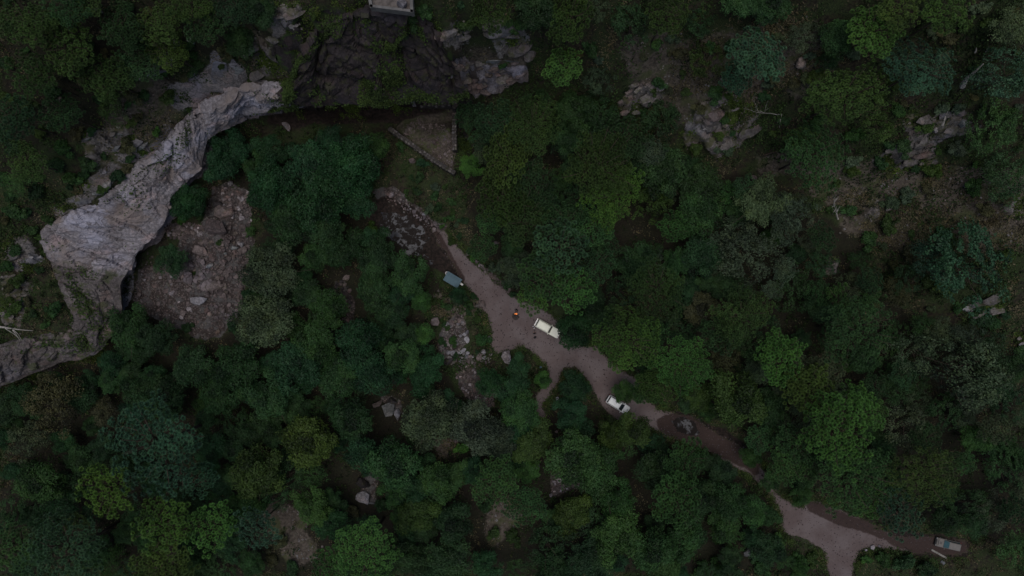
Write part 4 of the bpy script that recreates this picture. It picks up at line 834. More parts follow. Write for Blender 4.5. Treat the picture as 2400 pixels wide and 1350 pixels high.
def person(px, py, heading, lab, top_m, leg_m, skin_m, hair_m, pose='stand'):
    p = at(px, py); root = link('person', None, None, p, (0, 0, math.radians(heading)))
    tag(root, lab, 'person', 'people by the parked wagon')
    J = {}; E = []
    if pose == 'stand':
        J.update(pel=(0, 0, .95, .15), sp1=(0, 0, 1.12, .15), chest=(.02, 0, 1.34, .17), neck=(.03, 0, 1.52, .06), head0=(.05, 0, 1.60, .085), head1=(.05, 0, 1.72, .095))
        for s, n in ((1, 'l'), (-1, 'r')):
            J.update({'sh' + n: (.01, .19 * s, 1.44, .07), 'el' + n: (.05, .27 * s, 1.15, .05), 'wr' + n: (.20, .22 * s, .98, .034), 'ha' + n: (.27, .20 * s, .95, .036),
                      'hip' + n: (0, .1 * s, .90, .10), 'kn' + n: (.04, .11 * s, .5, .065), 'an' + n: (-.02, .12 * s, .09, .045), 'to' + n: (.17, .13 * s, .04, .04)})
    else:
        J.update(pel=(-.12, 0, .42, .15), sp1=(-.05, 0, .58, .15), chest=(.12, 0, .78, .165), neck=(.26, 0, .90, .06), head0=(.32, 0, .95, .085), head1=(.38, 0, 1.05, .095))
        for s, n in ((1, 'l'), (-1, 'r')):
            J.update({'sh' + n: (.16, .18 * s, .84, .07), 'el' + n: (.36, .22 * s, .66, .05), 'wr' + n: (.52, .12 * s, .52, .034), 'ha' + n: (.59, .09 * s, .49, .036),
                      'hip' + n: (-.10, .11 * s, .40, .10), 'kn' + n: (.28, .17 * s, .48, .065), 'an' + n: (.02, .15 * s, .09, .045), 'to' + n: (.21, .17 * s, .04, .04)})
    E += [('pel', 'sp1'), ('sp1', 'chest'), ('chest', 'neck'), ('neck', 'head0'), ('head0', 'head1')]
    for n in 'lr':
        E += [('chest', 'sh' + n), ('sh' + n, 'el' + n), ('el' + n, 'wr' + n), ('wr' + n, 'ha' + n), ('pel', 'hip' + n), ('hip' + n, 'kn' + n), ('kn' + n, 'an' + n), ('an' + n, 'to' + n)]
        hx, hy, hz, _ = J['ha' + n]; s = 1 if n == 'l' else -1
        for k, (dy, ln) in enumerate(((.03, .065), (.01, .075), (-.01, .07), (-.03, .055))):
            J[f'f{k}a{n}'] = (hx + .045, hy + dy, hz - .005, .009); J[f'f{k}b{n}'] = (hx + .045 + ln, hy + dy, hz - .045, .008)
            E += [('ha' + n, f'f{k}a{n}'), (f'f{k}a{n}', f'f{k}b{n}')]
        J['th' + n] = (hx + .02, hy - .06 * s, hz - .01, .011); E.append(('ha' + n, 'th' + n))
    names = list(J); me = bpy.data.meshes.new('body')
    me.from_pydata([J[k][:3] for k in names], [(names.index(a), names.index(b)) for a, b in E], [])
    tmp = bpy.data.objects.new('body_tmp', me); col.objects.link(tmp)
    md = tmp.modifiers.new('skin', 'SKIN'); sub = tmp.modifiers.new('sub', 'SUBSURF'); sub.levels = 1; sub.render_levels = 1
    for i, k in enumerate(names):
        r = J[k][3]; v = me.skin_vertices[0].data[i]; v.radius = (r, r); v.use_root = (k == 'pel')
    dg = bpy.context.evaluated_depsgraph_get(); em = bpy.data.meshes.new_from_object(tmp.evaluated_get(dg))
    bpy.data.objects.remove(tmp)
    em.name = 'body'; em.materials.clear()
    for m_ in (top_m, leg_m, skin_m, M['trim']): em.materials.append(m_)
    def seg(c, a, b):
        A = Vector(J[a][:3]); B = Vector(J[b][:3]); d = B - A; t = max(0, min(1, (c - A).dot(d) / d.length_squared)); return (c - A - d * t).length - .7 * (J[a][3] + (J[b][3] - J[a][3]) * t)
    for f in em.polygons:
        a, b = min(E, key=lambda e: seg(f.center, *e)); k = a[:2] + b[:2]
        f.material_index = 3 if b.startswith('to') else 1 if (b.startswith(('hip', 'kn', 'an')) or a == 'pel' and f.center.z < J['pel'][2] + .05) else 2 if (b.startswith(('head', 'ha', 'f', 'th')) or a.startswith('f') or b == 'neck' and f.center.z > J['neck'][2]) else 0
        f.use_smooth = True
    bo = link('body', em, root)
    h = Vector(J['head1'][:3]); hb = bmesh.new(); bmesh.ops.create_icosphere(hb, subdivisions=3, radius=.118)
    for v in hb.verts:
        if v.co.x > .05 and v.co.z < .03: v.co *= .7
        v.co.z *= 1.05
    hm = bpy.data.meshes.new('hair'); hb.to_mesh(hm); hb.free(); hm.materials.append(hair_m); link('hair', hm, root, h + Vector((-.015, 0, .0)))
    fc = MB()
    for s in (-1, 1): fc.box((.083, .033 * s, -.03), (.02, .02, .012))
    fc.box((.1, 0, -.055), (.03, .022, .03)); fc.box((.09, 0, -.085), (.015, .045, .01)); fc.build('face', skin_m, root, loc=h)
    return root
M['skin'] = mat_plain('skin', (.32, .18, .12), .6); M['hair'] = mat_plain('hair', (.012, .009, .008), .7); M['blackcloth'] = mat_plain('black_cloth', (.014, .014, .017), .9); M['whitecloth'] = mat_plain('white_cloth', (.72, .72, .76), .9, 0, .1); M['denim'] = mat_plain('dark_denim', (.025, .028, .04), .9)
person(1210.3, 725.5, -90, 'person in black clothes crouching beside the campfire', M['blackcloth'], M['blackcloth'], M['skin'], M['hair'], 'crouch')
person(1251, 766, -150, 'person in a white top standing behind the cream wagon', M['whitecloth'], M['denim'], M['skin'], M['hair'])
person(1252.8, 781, 95, 'person all in black standing on the gravel near the wagon', M['blackcloth'], M['blackcloth'], M['skin'], M['hair'])
q = at(1254, 790.5); root = link('backpack', None, None, q, (0, 0, .5)); tag(root, 'dark round backpack on the gravel below the person in black', 'backpack')
mb = MB(); mb.loft([rring(-.2, .2, .17, .02, .1), rring(-.24, .24, .2, .15, .12), rring(-.23, .23, .19, .4, .12), rring(-.14, .14, .12, .55, .08)]); mb.build('bag', M['blackcloth'], root, True)
mb = MB(); mb.box((.24, 0, .2), (.08, .26, .2)); mb.build('pocket', M['denim'], root)
for s in (-1, 1):
    mb = MB(); mb.tube([(-.22, s * .09, .45), (-.32, s * .1, .3), (-.23, s * .09, .1)], [.02, .025, .02], 6); mb.build('strap', M['trim'], root)
q = at(1267, 860); root = link('blue_sack', None, None, q); tag(root, 'small blue-grey sack at the bush edge by the forked path', 'sack')
mb = MB(); mb.loft([rring(-.28, .28, .2, .02, .1), rring(-.32, .3, .24, .15, .12), rring(-.2, .22, .16, .36, .1), rring(-.06, .07, .05, .46, .03)]); mb.build('bag', mat_plain('blue_sacking', (.09, .14, .2), .9), root, True)
mb = MB(); mb.tube([(0, -.06, .46), (0, 0, .5), (0, .06, .46)], [.03, .035, .03], 6); mb.build('tie', M['trim'], root)

# ---------------------------------------------------------------- dead wood
def branchy(name, seed, length, up, mat, n_br, parent=None, thick=.16, spread=.9, depth=2):
    """a bare tree skeleton as one mesh, growing along +x with lift 'up'"""
    r = random.Random(seed); mb = MB()
    def grow(p, d, L, rad, lvl):
        pts = [p]; q = p.copy(); dd = d.copy()
        for i in range(5):
            dd = (dd + Vector((r.gauss(0, .13), r.gauss(0, .13), r.gauss(0, .08)))).normalized(); q = q + dd * L / 5; pts.append(q.copy())
        mb.tube(pts, [max(.012, rad * (1 - .16 * i)) for i in range(6)], 6 if lvl == 0 else 4)
        if lvl < depth:
            for k in range(n_br if lvl == 0 else 4):
                i = r.randint(1, 5); a = r.choice((-1, 1)) * r.uniform(.4, 1.2) * spread
                nd = (Matrix.Rotation(a, 3, 'Z') @ dd + Vector((0, 0, r.uniform(-.1, .5)))).normalized(); grow(pts[i], nd, L * r.uniform(.3, .55), rad * .5, lvl + 1)
    grow(Vector((0, 0, 0)), Vector((1, 0, up)).normalized(), length, thick, 0)
    return mb.build(name, mat, parent)
def dead(name, a, b, mk, lab, n_br, thick, up_a=.2, up_b=.5, seed=1, depth=2, cat='dead tree', spread=.9):
    A = at(*a) + Vector((0, 0, up_a)); B = at(*b) + Vector((0, 0, up_b)); d = B - A
    root = link(name, None, None, A); tag(root, lab, cat, 'bare dead wood')
    o = branchy('trunk', seed, Vector((d.x, d.y, 0)).length, d.z / max(.1, Vector((d.x, d.y, 0)).length), M[mk], n_br, root, thick, spread, depth); o.rotation_euler = (0, 0, math.atan2(d.y, d.x))
    return root
dead('dead_pine', (2236,212), (2272,92), 'deadwood', 'long white dead trunk leaning on the upper right hillside', 0, .42, 2.0, 14, 1, 0)
dead('fallen_tree', (2206,295), (2228,244), 'deadwood', 'thin broken dead trunk just below the long white one', 2, .2, .3, 1.2, 2, 1)
dead('dead_snag', (2279,126), (2286,104), 'deadwood', 'short white snag right of the long dead trunk', 0, .16, .6, 3, 3, 0)
dead('dead_snag', (2304,124), (2311,100), 'greywood', 'thin pale snag furthest right of the long dead trunk', 0, .13, .6, 3, 4, 0)
dead('fallen_branch', (0,765), (80,761), 'deadwood', 'pale fallen branch sticking in from the left edge', 3, .2, .5, .7, 5, 1, 'branch', .8)
dead('dead_tree', (1206,145), (1180,48), 'deadwood', 'bare white tree standing over the mossy outcrop top centre', 7, .16, .3, 4, 6, 2)
dead('dead_tree', (1935,520), (1905,475), 'deadwood', 'bare pale branches at the upper edge of the dark right forest', 9, .16, 5, 8, 7, 2)
dead('dead_tree', (285,60), (262,0), 'greywood', 'bare grey branches among the upper left pines', 7, .14, 5, 9, 12, 2)
dead('fallen_branch', (1106,1052), (1124,1080), 'greywood', 'thin grey stick beside the small round bush', 1, .09, .5, .8, 14, 1, 'branch')
dead('fallen_tree', (2018,1140), (2105,1208), 'bark', 'dark bare trunk lying across the trees at lower right', 3, .25, 4, 5, 15, 1)
dead('fallen_branch', (1830,270), (1760,260), 'greywood', 'thin grey fallen branch right of the white-streaked outcrop', 4, .1, .5, .9, 16, 2, 'branch')
dead('fallen_tree', (1790,365), (1840,345), 'bark', 'dark fallen trunk below the white-streaked outcrop', 1, .22, .3, .4, 17, 1)
dead('fallen_tree', (2262,305), (2330,268), 'bark', 'dark fallen trunk right of the round lichened boulder', 1, .25, .3, .4, 18, 1)
dead('fallen_branch', (1830,268), (1838,302), 'greywood', 'short upright grey branch on the upper right slope', 1, .08, .3, .6, 19, 1, 'branch')

# ---------------------------------------------------------------- tree prototypes (radius 1, crown centre at z = 0)
def broadleaf(seed, lobes, n, leaf, flat=.7, gap=0.0, mat='leaf'):
    r = np.random.default_rng(seed); L = []
    for i in range(lobes):
        t = r.uniform(0, 6.283); u = r.uniform(-.25, 1); q = math.sqrt(max(0, 1 - max(u, 0) ** 2)); rad = r.uniform(.16, .42)
        k = (1 - rad * .8) * r.uniform(.7, 1.22) * (1 + .34 * math.sin(2 * t + seed) * math.sin(3 * t + seed * 1.7)); L.append((np.array([math.cos(t) * q * k, math.sin(t) * q * k, u * k * flat]), rad))
    L.append((np.array([0, 0, .1]), .55))
    C, N, S = [], [], []
    tot = sum(b * b for a, b in L)
    for c, rad in L:
        m = int(n * rad * rad / tot)
        d = r.normal(size=(m, 3)); d /= np.linalg.norm(d, axis=1, keepdims=True); d[:, 2] = np.where(d[:, 2] < -.35, -d[:, 2], d[:, 2])
        rr = rad * r.uniform(.62, 1.06, m) ** .7
        wob = 1 + .28 * np.sin(d[:, 0] * 7 + c[0] * 9) * np.sin(d[:, 1] * 7 + c[1] * 5)
        p = c + d * (rr * wob)[:, None] * [1, 1, .8]
        C.append(p); N.append(d * .7 + [0, 0, .45] + r.normal(size=(m, 3)) * .45); S.append(np.clip(r.normal(.5, .16, m) + r.normal(0, .2) + (rr / rad - .85) * .6, 0, 1))  # inner leaves darker than outer ones: self-shading put into the colour
    C = np.concatenate(C); N = np.concatenate(N); S = np.concatenate(S)
    if gap:
        keep = vnoise(C[:, 0] * 6 + 50, C[:, 1] * 6 + C[:, 2] * 5 + 50, seed) > gap; C, N, S = C[keep], N[keep], S[keep]
    V, Fq = quads(C, N, leaf, r)
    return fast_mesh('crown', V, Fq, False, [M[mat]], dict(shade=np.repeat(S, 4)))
def pine(seed, tufts, tr, needles, flat=.62, loose=.0):
    """crown of round needle tufts at the ends of rising boughs, a bare eye in every tuft"""
    r = np.random.default_rng(seed); T = []
    boughs = 15; tries = 0
    B = [(r.uniform(0, 6.283), r.uniform(-.5, .9), r.uniform(.55, 1.0)) for _ in range(boughs)]
    mind = tr * (1.32 + loose)
    while len(T) < tufts and tries < tufts * 60:
        tries += 1
        a, z, L = B[r.integers(boughs)]
        t = r.uniform(.25, 1.0) ** .6 * L * (1 - .45 * max(z, 0) ** 2); sp = .20 + .10 * t
        p = np.array([math.cos(a) * t + r.normal() * sp, math.sin(a) * t + r.normal() * sp, z * flat * .8 + t * .08 + r.normal() * .06])
        if np.hypot(p[0], p[1]) > .98 + .22 * math.sin(2 * math.atan2(p[1], p[0]) + seed) * math.sin(3 * math.atan2(p[1], p[0]) + seed * 1.7) + .08 * math.sin(9 * math.atan2(p[1], p[0])): continue
        if len(T) == 0 or np.min(((np.array(T) - p) ** 2 * [1, 1, .22]).sum(1)) > mind * mind: T.append(p)
    T = np.array(T); V, Fc, S = [], [], []; bt = r.normal(0, .16, 8)
    for p in T:
        ax = np.array([p[0] * .55, p[1] * .55, .85]); ax /= np.linalg.norm(ax)
        u = np.cross(ax, [1, .3, .2]); u /= np.linalg.norm(u); w = np.cross(ax, u)
        R = tr * r.uniform(.75, 1.2); ph = r.uniform(0, 6.283, needles); el = r.uniform(-.25, .95, needles)
        d = (np.cos(el)[:, None] * (np.cos(ph)[:, None] * u + np.sin(ph)[:, None] * w) + np.sin(el)[:, None] * ax)
        ln = R * r.uniform(.75, 1.1, needles); sd = np.cross(d, ax + r.normal(size=(needles, 3)) * .3); sd /= np.linalg.norm(sd, axis=1, keepdims=True)
        st = p + d * (R * .30); wd = R * .10
        v = np.stack([st - sd * wd, st + sd * wd, p + d * ln[:, None]], 1).reshape(-1, 3)
        V.append(v); sh = np.clip(.30 + r.uniform(-.12, .16) + bt[int((math.atan2(p[1], p[0]) + 3.15) / 6.3 * 8) % 8] * min(1, np.hypot(p[0], p[1]) * 1.6) + np.array([-.42, -.42, .5])[None] * np.ones((needles, 1)) + p[2] * .3, 0, 1); S.append(sh.ravel())  # dark needle bases, bright tips and upper tufts: light painted into the colour
    V = np.concatenate(V); S = np.concatenate(S); Fc = np.arange(len(V)).reshape(-1, 3)
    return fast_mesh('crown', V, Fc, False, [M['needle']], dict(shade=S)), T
def trunk_mesh(seed, targets, base, mat, rad=.045, n=16):
    """tapered trunk from z = -base with limbs reaching into the crown"""
    r = random.Random(seed); mb = MB(); bx, by = r.uniform(-.05, .05), r.uniform(-.05, .05)
    mb.tube([(0, 0, -base), (bx, by, -base * .5), (bx * .5, by * .5, -.1), (0, 0, .3)], [rad, rad * .8, rad * .6, rad * .2], 8)
    for p in targets[:n]:
        z0 = r.uniform(-.45, .1); q = Vector(p); s = Vector((0, 0, z0)); m = s.lerp(q, .5) - Vector((0, 0, .06))
        mb.tube([s, m, q], [rad * .4, rad * .26, rad * .08], 5)
    return mb.mesh('trunk', mat, True)
PROTO = {'P': [], 'Q': [], 'B': [], 'S': [], 'U': [], 'D': []}
for z_, (nt_, tr_) in enumerate(((110, .145), (200, .108), (420, .074))):
    for i in range(3):
        m_, T = pine(40 + i + z_ * 10, nt_, tr_, 72 if z_ < 2 else 52); PROTO['P'].append((m_, trunk_mesh(i, T[::max(3, nt_ // 28)], 1.5, M['bark'], .04, 30)))          # dense tufted pines, small to large
        m_, T = pine(70 + i + z_ * 10, int(nt_ * .85), tr_ * 1.06, 78 if z_ < 2 else 58, .62, .22); PROTO['Q'].append((m_, trunk_mesh(i + 9, T[::max(2, nt_ // 34)], 1.7, M['bark'], .045, 28)))   # looser ones
for i in range(7):
    m_ = broadleaf(80 + i, 32, 13000, .034, .75); rr_ = np.random.default_rng(i); PROTO['B'].append((m_, trunk_mesh(i + 20, rr_.normal(size=(14, 3)) * [.45, .45, .2], 1.2, M['bark'], .04)))
for i in range(3):
    m_ = broadleaf(95 + i, 34, 9000, .030, .6, .42); rr_ = np.random.default_rng(i + 5); PROTO['S'].append((m_, trunk_mesh(i + 40, rr_.normal(size=(26, 3)) * [.5, .5, .25] + [0, 0, .1], 1.2, M['bark'], .03, 9)))
for i in range(4): PROTO['U'].append((broadleaf(110 + i, 11, 2600, .075, .7), None))
COL = {'dg': ((.030, .062, .024), 'dark green'), 'mg': ((.042, .088, .028), 'mid-green'), 'bg': ((.042, .088, .050), 'bluish green'), 'og': ((.048, .076, .020), 'olive green'), 'yg': ((.062, .115, .022), 'bright yellow-green'),
       'gg': ((.066, .086, .052), 'greyish green'), 'br': ((.068, .062, .032), 'brownish olive'), 'em': ((.024, .064, .027), 'emerald green'), 'bb': ((.06, .13, .03), 'bright green')}
BIG = {'P': 'pine', 'Q': 'loose-tufted pine', 'B': 'leafy tree', 'S': 'sparse thin-leaved tree', 'U': 'bush'}
TREES = [  # px, py, diameter px, kind, colour
 # upper right hillside
 (1772,130,150,'P','bg'),(1725,185,90,'P','bg'),(2045,80,150,'P','yg'),(1960,90,100,'B','dg'),(1985,225,190,'Q','og'),(1930,150,60,'S','dg'),(2150,168,165,'Q','bg'),(2352,180,165,'S','bg'),(1900,365,170,'P','mg'),(1880,330,90,'Q','og'),(1650,150,120,'S','og'),(1640,60,90,'S','dg'),(2220,30,120,'Q','og'),(2110,25,110,'Q','og'),
 (2355,410,140,'S','dg'),(2370,60,120,'S','gg'),(2320,300,150,'S','mg'),(1800,20,110,'B','dg'),(1880,90,90,'S','gg'),(1740,0,110,'B','dg'),(1560,40,110,'Q','og'),(1480,60,120,'S','dg'),(1340,40,130,'Q','og'),(1250,20,120,'B','dg'),(1400,20,80,'S','gg'),(1150,30,110,'Q','og'),(2060,300,100,'S','og'),
 # centre right forest
 (1322,155,100,'P','bb'),(1410,190,90,'S','gg'),(1168,290,125,'P','dg'),(1250,300,160,'P','og'),(1190,370,150,'P','og'),(1102,392,74,'B','bb'),(1400,390,210,'P','og'),(1460,330,130,'P','dg'),(1440,460,170,'P','yg'),(1340,265,110,'B','dg'),(1405,260,110,'S','dg'),(1175,470,150,'P','og'),(1250,430,130,'P','dg'),(1230,520,130,'P','og'),(1330,520,120,'P','mg'),
 (1545,300,120,'S','dg'),(1560,400,140,'B','dg'),(1640,430,120,'B','dg'),(1525,480,110,'S','og'),(1315,575,150,'Q','bg'),(1275,650,140,'Q','mg'),(1340,680,120,'Q','bb'),(1250,700,80,'Q','bb'),(1390,530,120,'Q','mg'),(1400,620,110,'Q','dg'),(1540,680,160,'Q','og'),(1490,620,110,'B','dg'),(1450,680,110,'S','dg'),(1470,800,175,'Q','yg'),(1600,850,160,'P','bb'),(1540,900,120,'P','og'),(1340,774,112,'B','em'),(1400,745,90,'B','dg'),(1385,700,80,'B','dg'),(1480,730,100,'S','og'),
 (1640,490,140,'B','mg'),(1780,480,140,'B','gg'),(1870,500,120,'S','gg'),(1750,600,170,'S','gg'),(1650,600,120,'B','dg'),(1740,740,155,'P','og'),(1640,720,100,'B','br'),(1830,840,150,'P','bb'),(1700,850,90,'S','br'),(2010,775,200,'P','mg'),(1960,700,80,'Q','mg'),(2270,640,220,'S','bg'),(2200,600,120,'S','bg'),(2240,860,210,'S','gg'),(2330,830,110,'S','dg'),(2140,820,130,'S','gg'),(1850,680,120,'S','dg'),(1930,620,90,'S','dg'),(2080,690,100,'S','br'),(2120,650,90,'S','dg'),
 (1900,915,150,'P','og'),(1715,940,160,'B','og'),(1640,930,80,'B','og'),(1800,960,100,'B','dg'),(1965,1000,210,'Q','bb'),(1860,1040,110,'Q','mg'),(1990,1110,210,'P','mg'),(1850,1085,120,'P','mg'),(2165,1110,180,'P','og'),(2280,1030,85,'B','mg'),(2110,1200,140,'Q','bg'),(2040,1165,110,'P','bb'),(2120,990,140,'S','gg'),(2200,980,110,'S','dg'),(2350,1100,120,'S','dg'),(2350,950,120,'S','dg'),(2270,1180,100,'S','dg'),(1880,1160,60,'B','mg'),(1803,1128,54,'B','mg'),(1757,1072,58,'B','mg'),(1655,1080,62,'B','dg'),(1795,1205,66,'B','dg'),(2330,1200,110,'S','gg'),(2370,1290,100,'S','mg'),(2210,1215,90,'B','dg'),
 (1462,916,64,'B','mg'),(1492,925,46,'B','mg'),(1515,905,80,'P','mg'),
 # dense trees under the cliff and left of the creek
 (880,350,90,'B','mg'),(820,390,160,'B','em'),(725,385,140,'B','em'),(552,350,105,'B','em'),(640,352,100,'B','em'),(745,460,170,'B','em'),(630,440,130,'B','em'),(530,385,110,'B','em'),(440,470,100,'B','em'),(835,470,110,'B','em'),(400,605,85,'B','dg'),(680,520,120,'B','dg'),
 (640,640,145,'B','gg'),(625,760,150,'B','gg'),(740,600,90,'B','mg'),(765,720,110,'B','mg'),(720,690,90,'B','dg'),(310,770,120,'B','dg'),(375,790,110,'B','dg'),(800,590,110,'B','dg'),(890,600,110,'B','dg'),(960,650,110,'B','mg'),(880,680,120,'B','dg'),(920,740,90,'B','dg'),(985,705,60,'B','mg'),(1077,692,58,'B','em'),(990,785,62,'B','bb'),(930,700,80,'B','em'),(770,540,110,'B','dg'),(870,560,80,'B','em'),
 (740,800,130,'B','mg'),(840,800,130,'B','em'),(880,870,130,'B','em'),(790,880,120,'B','mg'),(690,850,130,'B','em'),(560,860,130,'B','dg'),(450,860,120,'B','dg'),(640,930,130,'B','dg'),(520,930,120,'B','dg'),(400,920,110,'B','dg'),(950,830,110,'B','mg'),(1000,870,100,'B','em'),
 (1148,892,84,'B','em'),(1214,866,88,'B','em'),(1200,920,90,'B','em'),(1225,960,110,'B','mg'),(1270,890,50,'B','bb'),(1348,902,88,'B','em'),(1340,960,100,'B','em'),(1425,1022,90,'B','og'),(1060,960,90,'B','em'),
 # lower left pines
 (370,1040,260,'Q','bg'),(250,1145,150,'Q','yg'),(110,1130,140,'B','mg'),(600,1110,150,'B','og'),(735,1030,150,'B','og'),(470,1130,100,'Q','bg'),(380,1230,150,'Q','yg'),(495,1240,130,'Q','bb'),(600,1235,120,'Q','bg'),(150,1300,200,'Q','bg'),(30,1280,130,'Q','mg'),(380,1330,150,'P','og'),(740,1190,110,'B','mg'),(775,1325,110,'Q','bb'),(860,1285,180,'Q','bb'),(130,960,180,'S','br'),(60,1040,110,'S','gg'),(20,960,90,'B','dg'),(40,1200,90,'S','dg'),(520,1330,100,'S','dg'),(260,970,90,'S','br'),(180,1230,100,'S','og'),
 # bottom leafy belt
 (1110,1000,150,'B','gg'),(1000,980,150,'B','gg'),(930,1090,150,'B','mg'),(1020,1130,110,'B','mg'),(1250,1040,110,'B','og'),(1340,1060,150,'B','mg'),(1165,1035,110,'B','gg'),(1160,1130,140,'P','mg'),(1230,1180,120,'P','mg'),(1480,1010,110,'B','og'),(1400,1100,130,'B','mg'),(1340,1200,110,'B','og'),(1600,1080,120,'P','mg'),(1580,1170,150,'P','mg'),(1530,1100,120,'B','dg'),(1440,1250,140,'B','mg'),(1520,1290,130,'B','mg'),(1600,1260,120,'B','mg'),(1640,1160,100,'B','dg'),
 (830,990,120,'B','dg'),(860,1060,110,'B','em'),(1060,1220,120,'B','dg'),(980,1200,110,'B','og'),(1280,1270,130,'S','dg'),(1380,1310,120,'B','dg'),(960,1310,110,'B','dg'),(1050,1310,130,'B','dg'),(1450,1170,110,'B','mg'),(1290,1215,70,'B','mg'),(1700,1180,110,'B','dg'),(1760,1200,90,'B','mg'),(1690,1110,70,'B','dg'),
 # upper left hillside pines
 (60,60,130,'P','og'),(160,110,140,'P','og'),(280,60,120,'P','dg'),(370,60,130,'P','og'),(80,180,130,'P','og'),(240,180,130,'P','og'),(330,150,110,'P','dg'),(400,120,110,'P','og'),(30,280,120,'P','dg'),(150,270,110,'P','dg'),(480,60,120,'P','dg'),(550,20,110,'P','dg'),(450,10,110,'P','og'),(160,20,110,'P','dg'),(560,100,80,'B','dg'),(270,260,90,'S','og'),(60,380,110,'P','og'),(200,0,90,'P','og'),(620,30,90,'B','dg'),(40,430,80,'S','mg'),(940,70,60,'S','mg')]
PLACED = []      # (object, px, py, d, kind, colour)
def plant(px, py, d, k, ck, i=None):
    tall = {'P': 1.15, 'Q': 1.25, 'B': .75, 'S': .75, 'U': .28}[k]; plus = {'P': 4, 'Q': 4.5, 'B': 2.0, 'S': 1.5, 'U': 0}[k]
    g0 = at(px, py); dm = d * (H - g0.z) / F; up = dm * tall * .62 + plus
    p = at(px, py, up); dm = d * (H - p.z - up) / F; R = dm / 2 * .88
    i = (random.randrange(3) + 3 * (0 if d < 105 else 1 if d < 155 else 2)) if k in 'PQ' else random.randrange(len(PROTO[k]))
    cm, tm = PROTO[k][i]; root = link('bush' if k == 'U' else 'pine_tree' if k in 'PQ' else 'tree', None, None, p)
    rz = random.uniform(0, 6.283); base = {'P': 1.5, 'Q': 1.7, 'B': 1.2, 'S': 1.2, 'U': 1}[k]
    vz = R * random.uniform(.85, 1.05)
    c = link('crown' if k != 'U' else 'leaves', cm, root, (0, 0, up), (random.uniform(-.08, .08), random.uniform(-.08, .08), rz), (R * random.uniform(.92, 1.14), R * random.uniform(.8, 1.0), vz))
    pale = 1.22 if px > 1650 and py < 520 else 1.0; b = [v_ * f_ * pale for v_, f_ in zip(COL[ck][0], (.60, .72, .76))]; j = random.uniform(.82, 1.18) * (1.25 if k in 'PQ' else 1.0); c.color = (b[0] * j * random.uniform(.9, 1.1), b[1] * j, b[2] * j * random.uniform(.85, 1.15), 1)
    if tm: link('trunk', tm, root, (0, 0, up), (0, 0, rz), (R, R, max(vz, (up + .6) / base)))
    PLACED.append((root, px, py, d, k, ck)); return root
for t in TREES: plant(*t)

# trees and bushes between the ones listed: only where the photograph shows closed forest, clear of road, rock and rubble
OPEN = Z_PALE + [Z_DARK[0], Z_DARK[1]] + Z_RUB + Z_WET_SHADE + R_MAIN + [[(900,400),(1100,430),(1090,560),(1000,510)], [(1010,690),(1100,680),(1150,750),(1150,830),(1060,860),(1030,760)], [(845,1110),(885,1105),(890,1190),(840,1190)], [(880,930),(945,925),(945,990),(880,985)], Z_SOIL[2], Z_SOIL[3], Z_SOIL[6]]
_RX, _RY = np.meshgrid(np.arange(-300, 2700, 4.0), np.arange(-300, 1650, 4.0))
def raster(polys):
    m = np.zeros(_RX.shape, bool)
    for p in polys: m |= inside(_RX, _RY, p)
    return m
_open = raster(OPEN)
def hit(m, x, y): return bool(m[int((y + 300) / 4), int((x + 300) / 4)])
def open_at(x, y): return hit(_open, x, y)
def clear(x, y, r): return not any(open_at(x + r * math.cos(t), y + r * math.sin(t)) for t in np.arange(0, 6.28, 1.047)) and not open_at(x, y)
FOREST = [(F_LEFT, ['B','B','B','S'], ['dg','dg','em','mg','em'], 140, 52, 100),
          (F_RIGHT, ['B','S','S','P'], ['dg','dg','mg','gg'], 110, 56, 100)]
def spaced(x, y, r, f): return all((x - a) ** 2 + (y - b) ** 2 > (f * (r + d / 2)) ** 2 for _, a, b, d, _, _ in PLACED)
for poly, kinds, cols, n, d0_, d1_ in FOREST:
    pm = raster([poly]); xs = [a for a, b in poly]; ys = [b for a, b in poly]; k = 0
    for _ in range(6000):
        x = random.uniform(min(xs), max(xs)); y = random.uniform(min(ys), max(ys)); d = random.uniform(d0_, d1_)
        if hit(pm, x, y) and spaced(x, y, d / 2, .45) and clear(x, y, d * .42):
            plant(x, y, d, random.choice(kinds), random.choice(cols)); k += 1
            if k >= n: break
BUSH = [(875,540,42,'yg'),(1085,1052,42,'bb'),(1043,1000,40,'em'),(430,515,34,'bb'),(1110,605,24,'bb'),(1035,530,18,'bb'),(1100,715,34,'mg'),(1060,800,34,'mg'),(1130,800,44,'mg'),(700,185,40,'mg'),(860,140,36,'bb'),(890,160,46,'bb'),(815,60,26,'bb'),(850,140,20,'yg'),(870,175,50,'mg'),(1055,155,26,'bb'),(940,345,30,'mg'),(990,380,34,'em'),(365,310,28,'bb'),(2100,260,50,'mg'),(1060,565,30,'og'),(1180,150,40,'mg'),(1220,60,60,'mg'),(1090,60,60,'og'),(960,40,60,'dg'),(1000,25,60,'dg'),(2030,1310,34,'bb'),(2070,1310,50,'mg'),(2120,1320,60,'dg'),(2170,1330,60,'dg'),(1720,1300,26,'og'),(1690,1330,60,'mg'),(1780,1330,60,'mg'),(1640,1340,60,'mg'),(1870,1320,60,'mg'),(1820,1270,50,'mg'),(1900,1310,44,'og'),
        (1690,1250,60,'dg'),(1880,1140,40,'mg'),(1160,1250,40,'og'),(1140,1190,44,'dg'),(1200,1260,50,'og'),(660,1270,50,'br'),(690,1330,50,'dg'),(640,1310,44,'br'),(860,1100,36,'dg'),(900,1180,50,'dg'),(830,1200,50,'br')]
BUSH += [(592,470,34,'dg'),(588,545,40,'mg'),(592,610,30,'dg'),(580,690,36,'dg'),(548,765,40,'dg'),(440,770,34,'dg'),(470,505,26,'dg'),(515,570,20,'og'),(455,640,16,'og')]
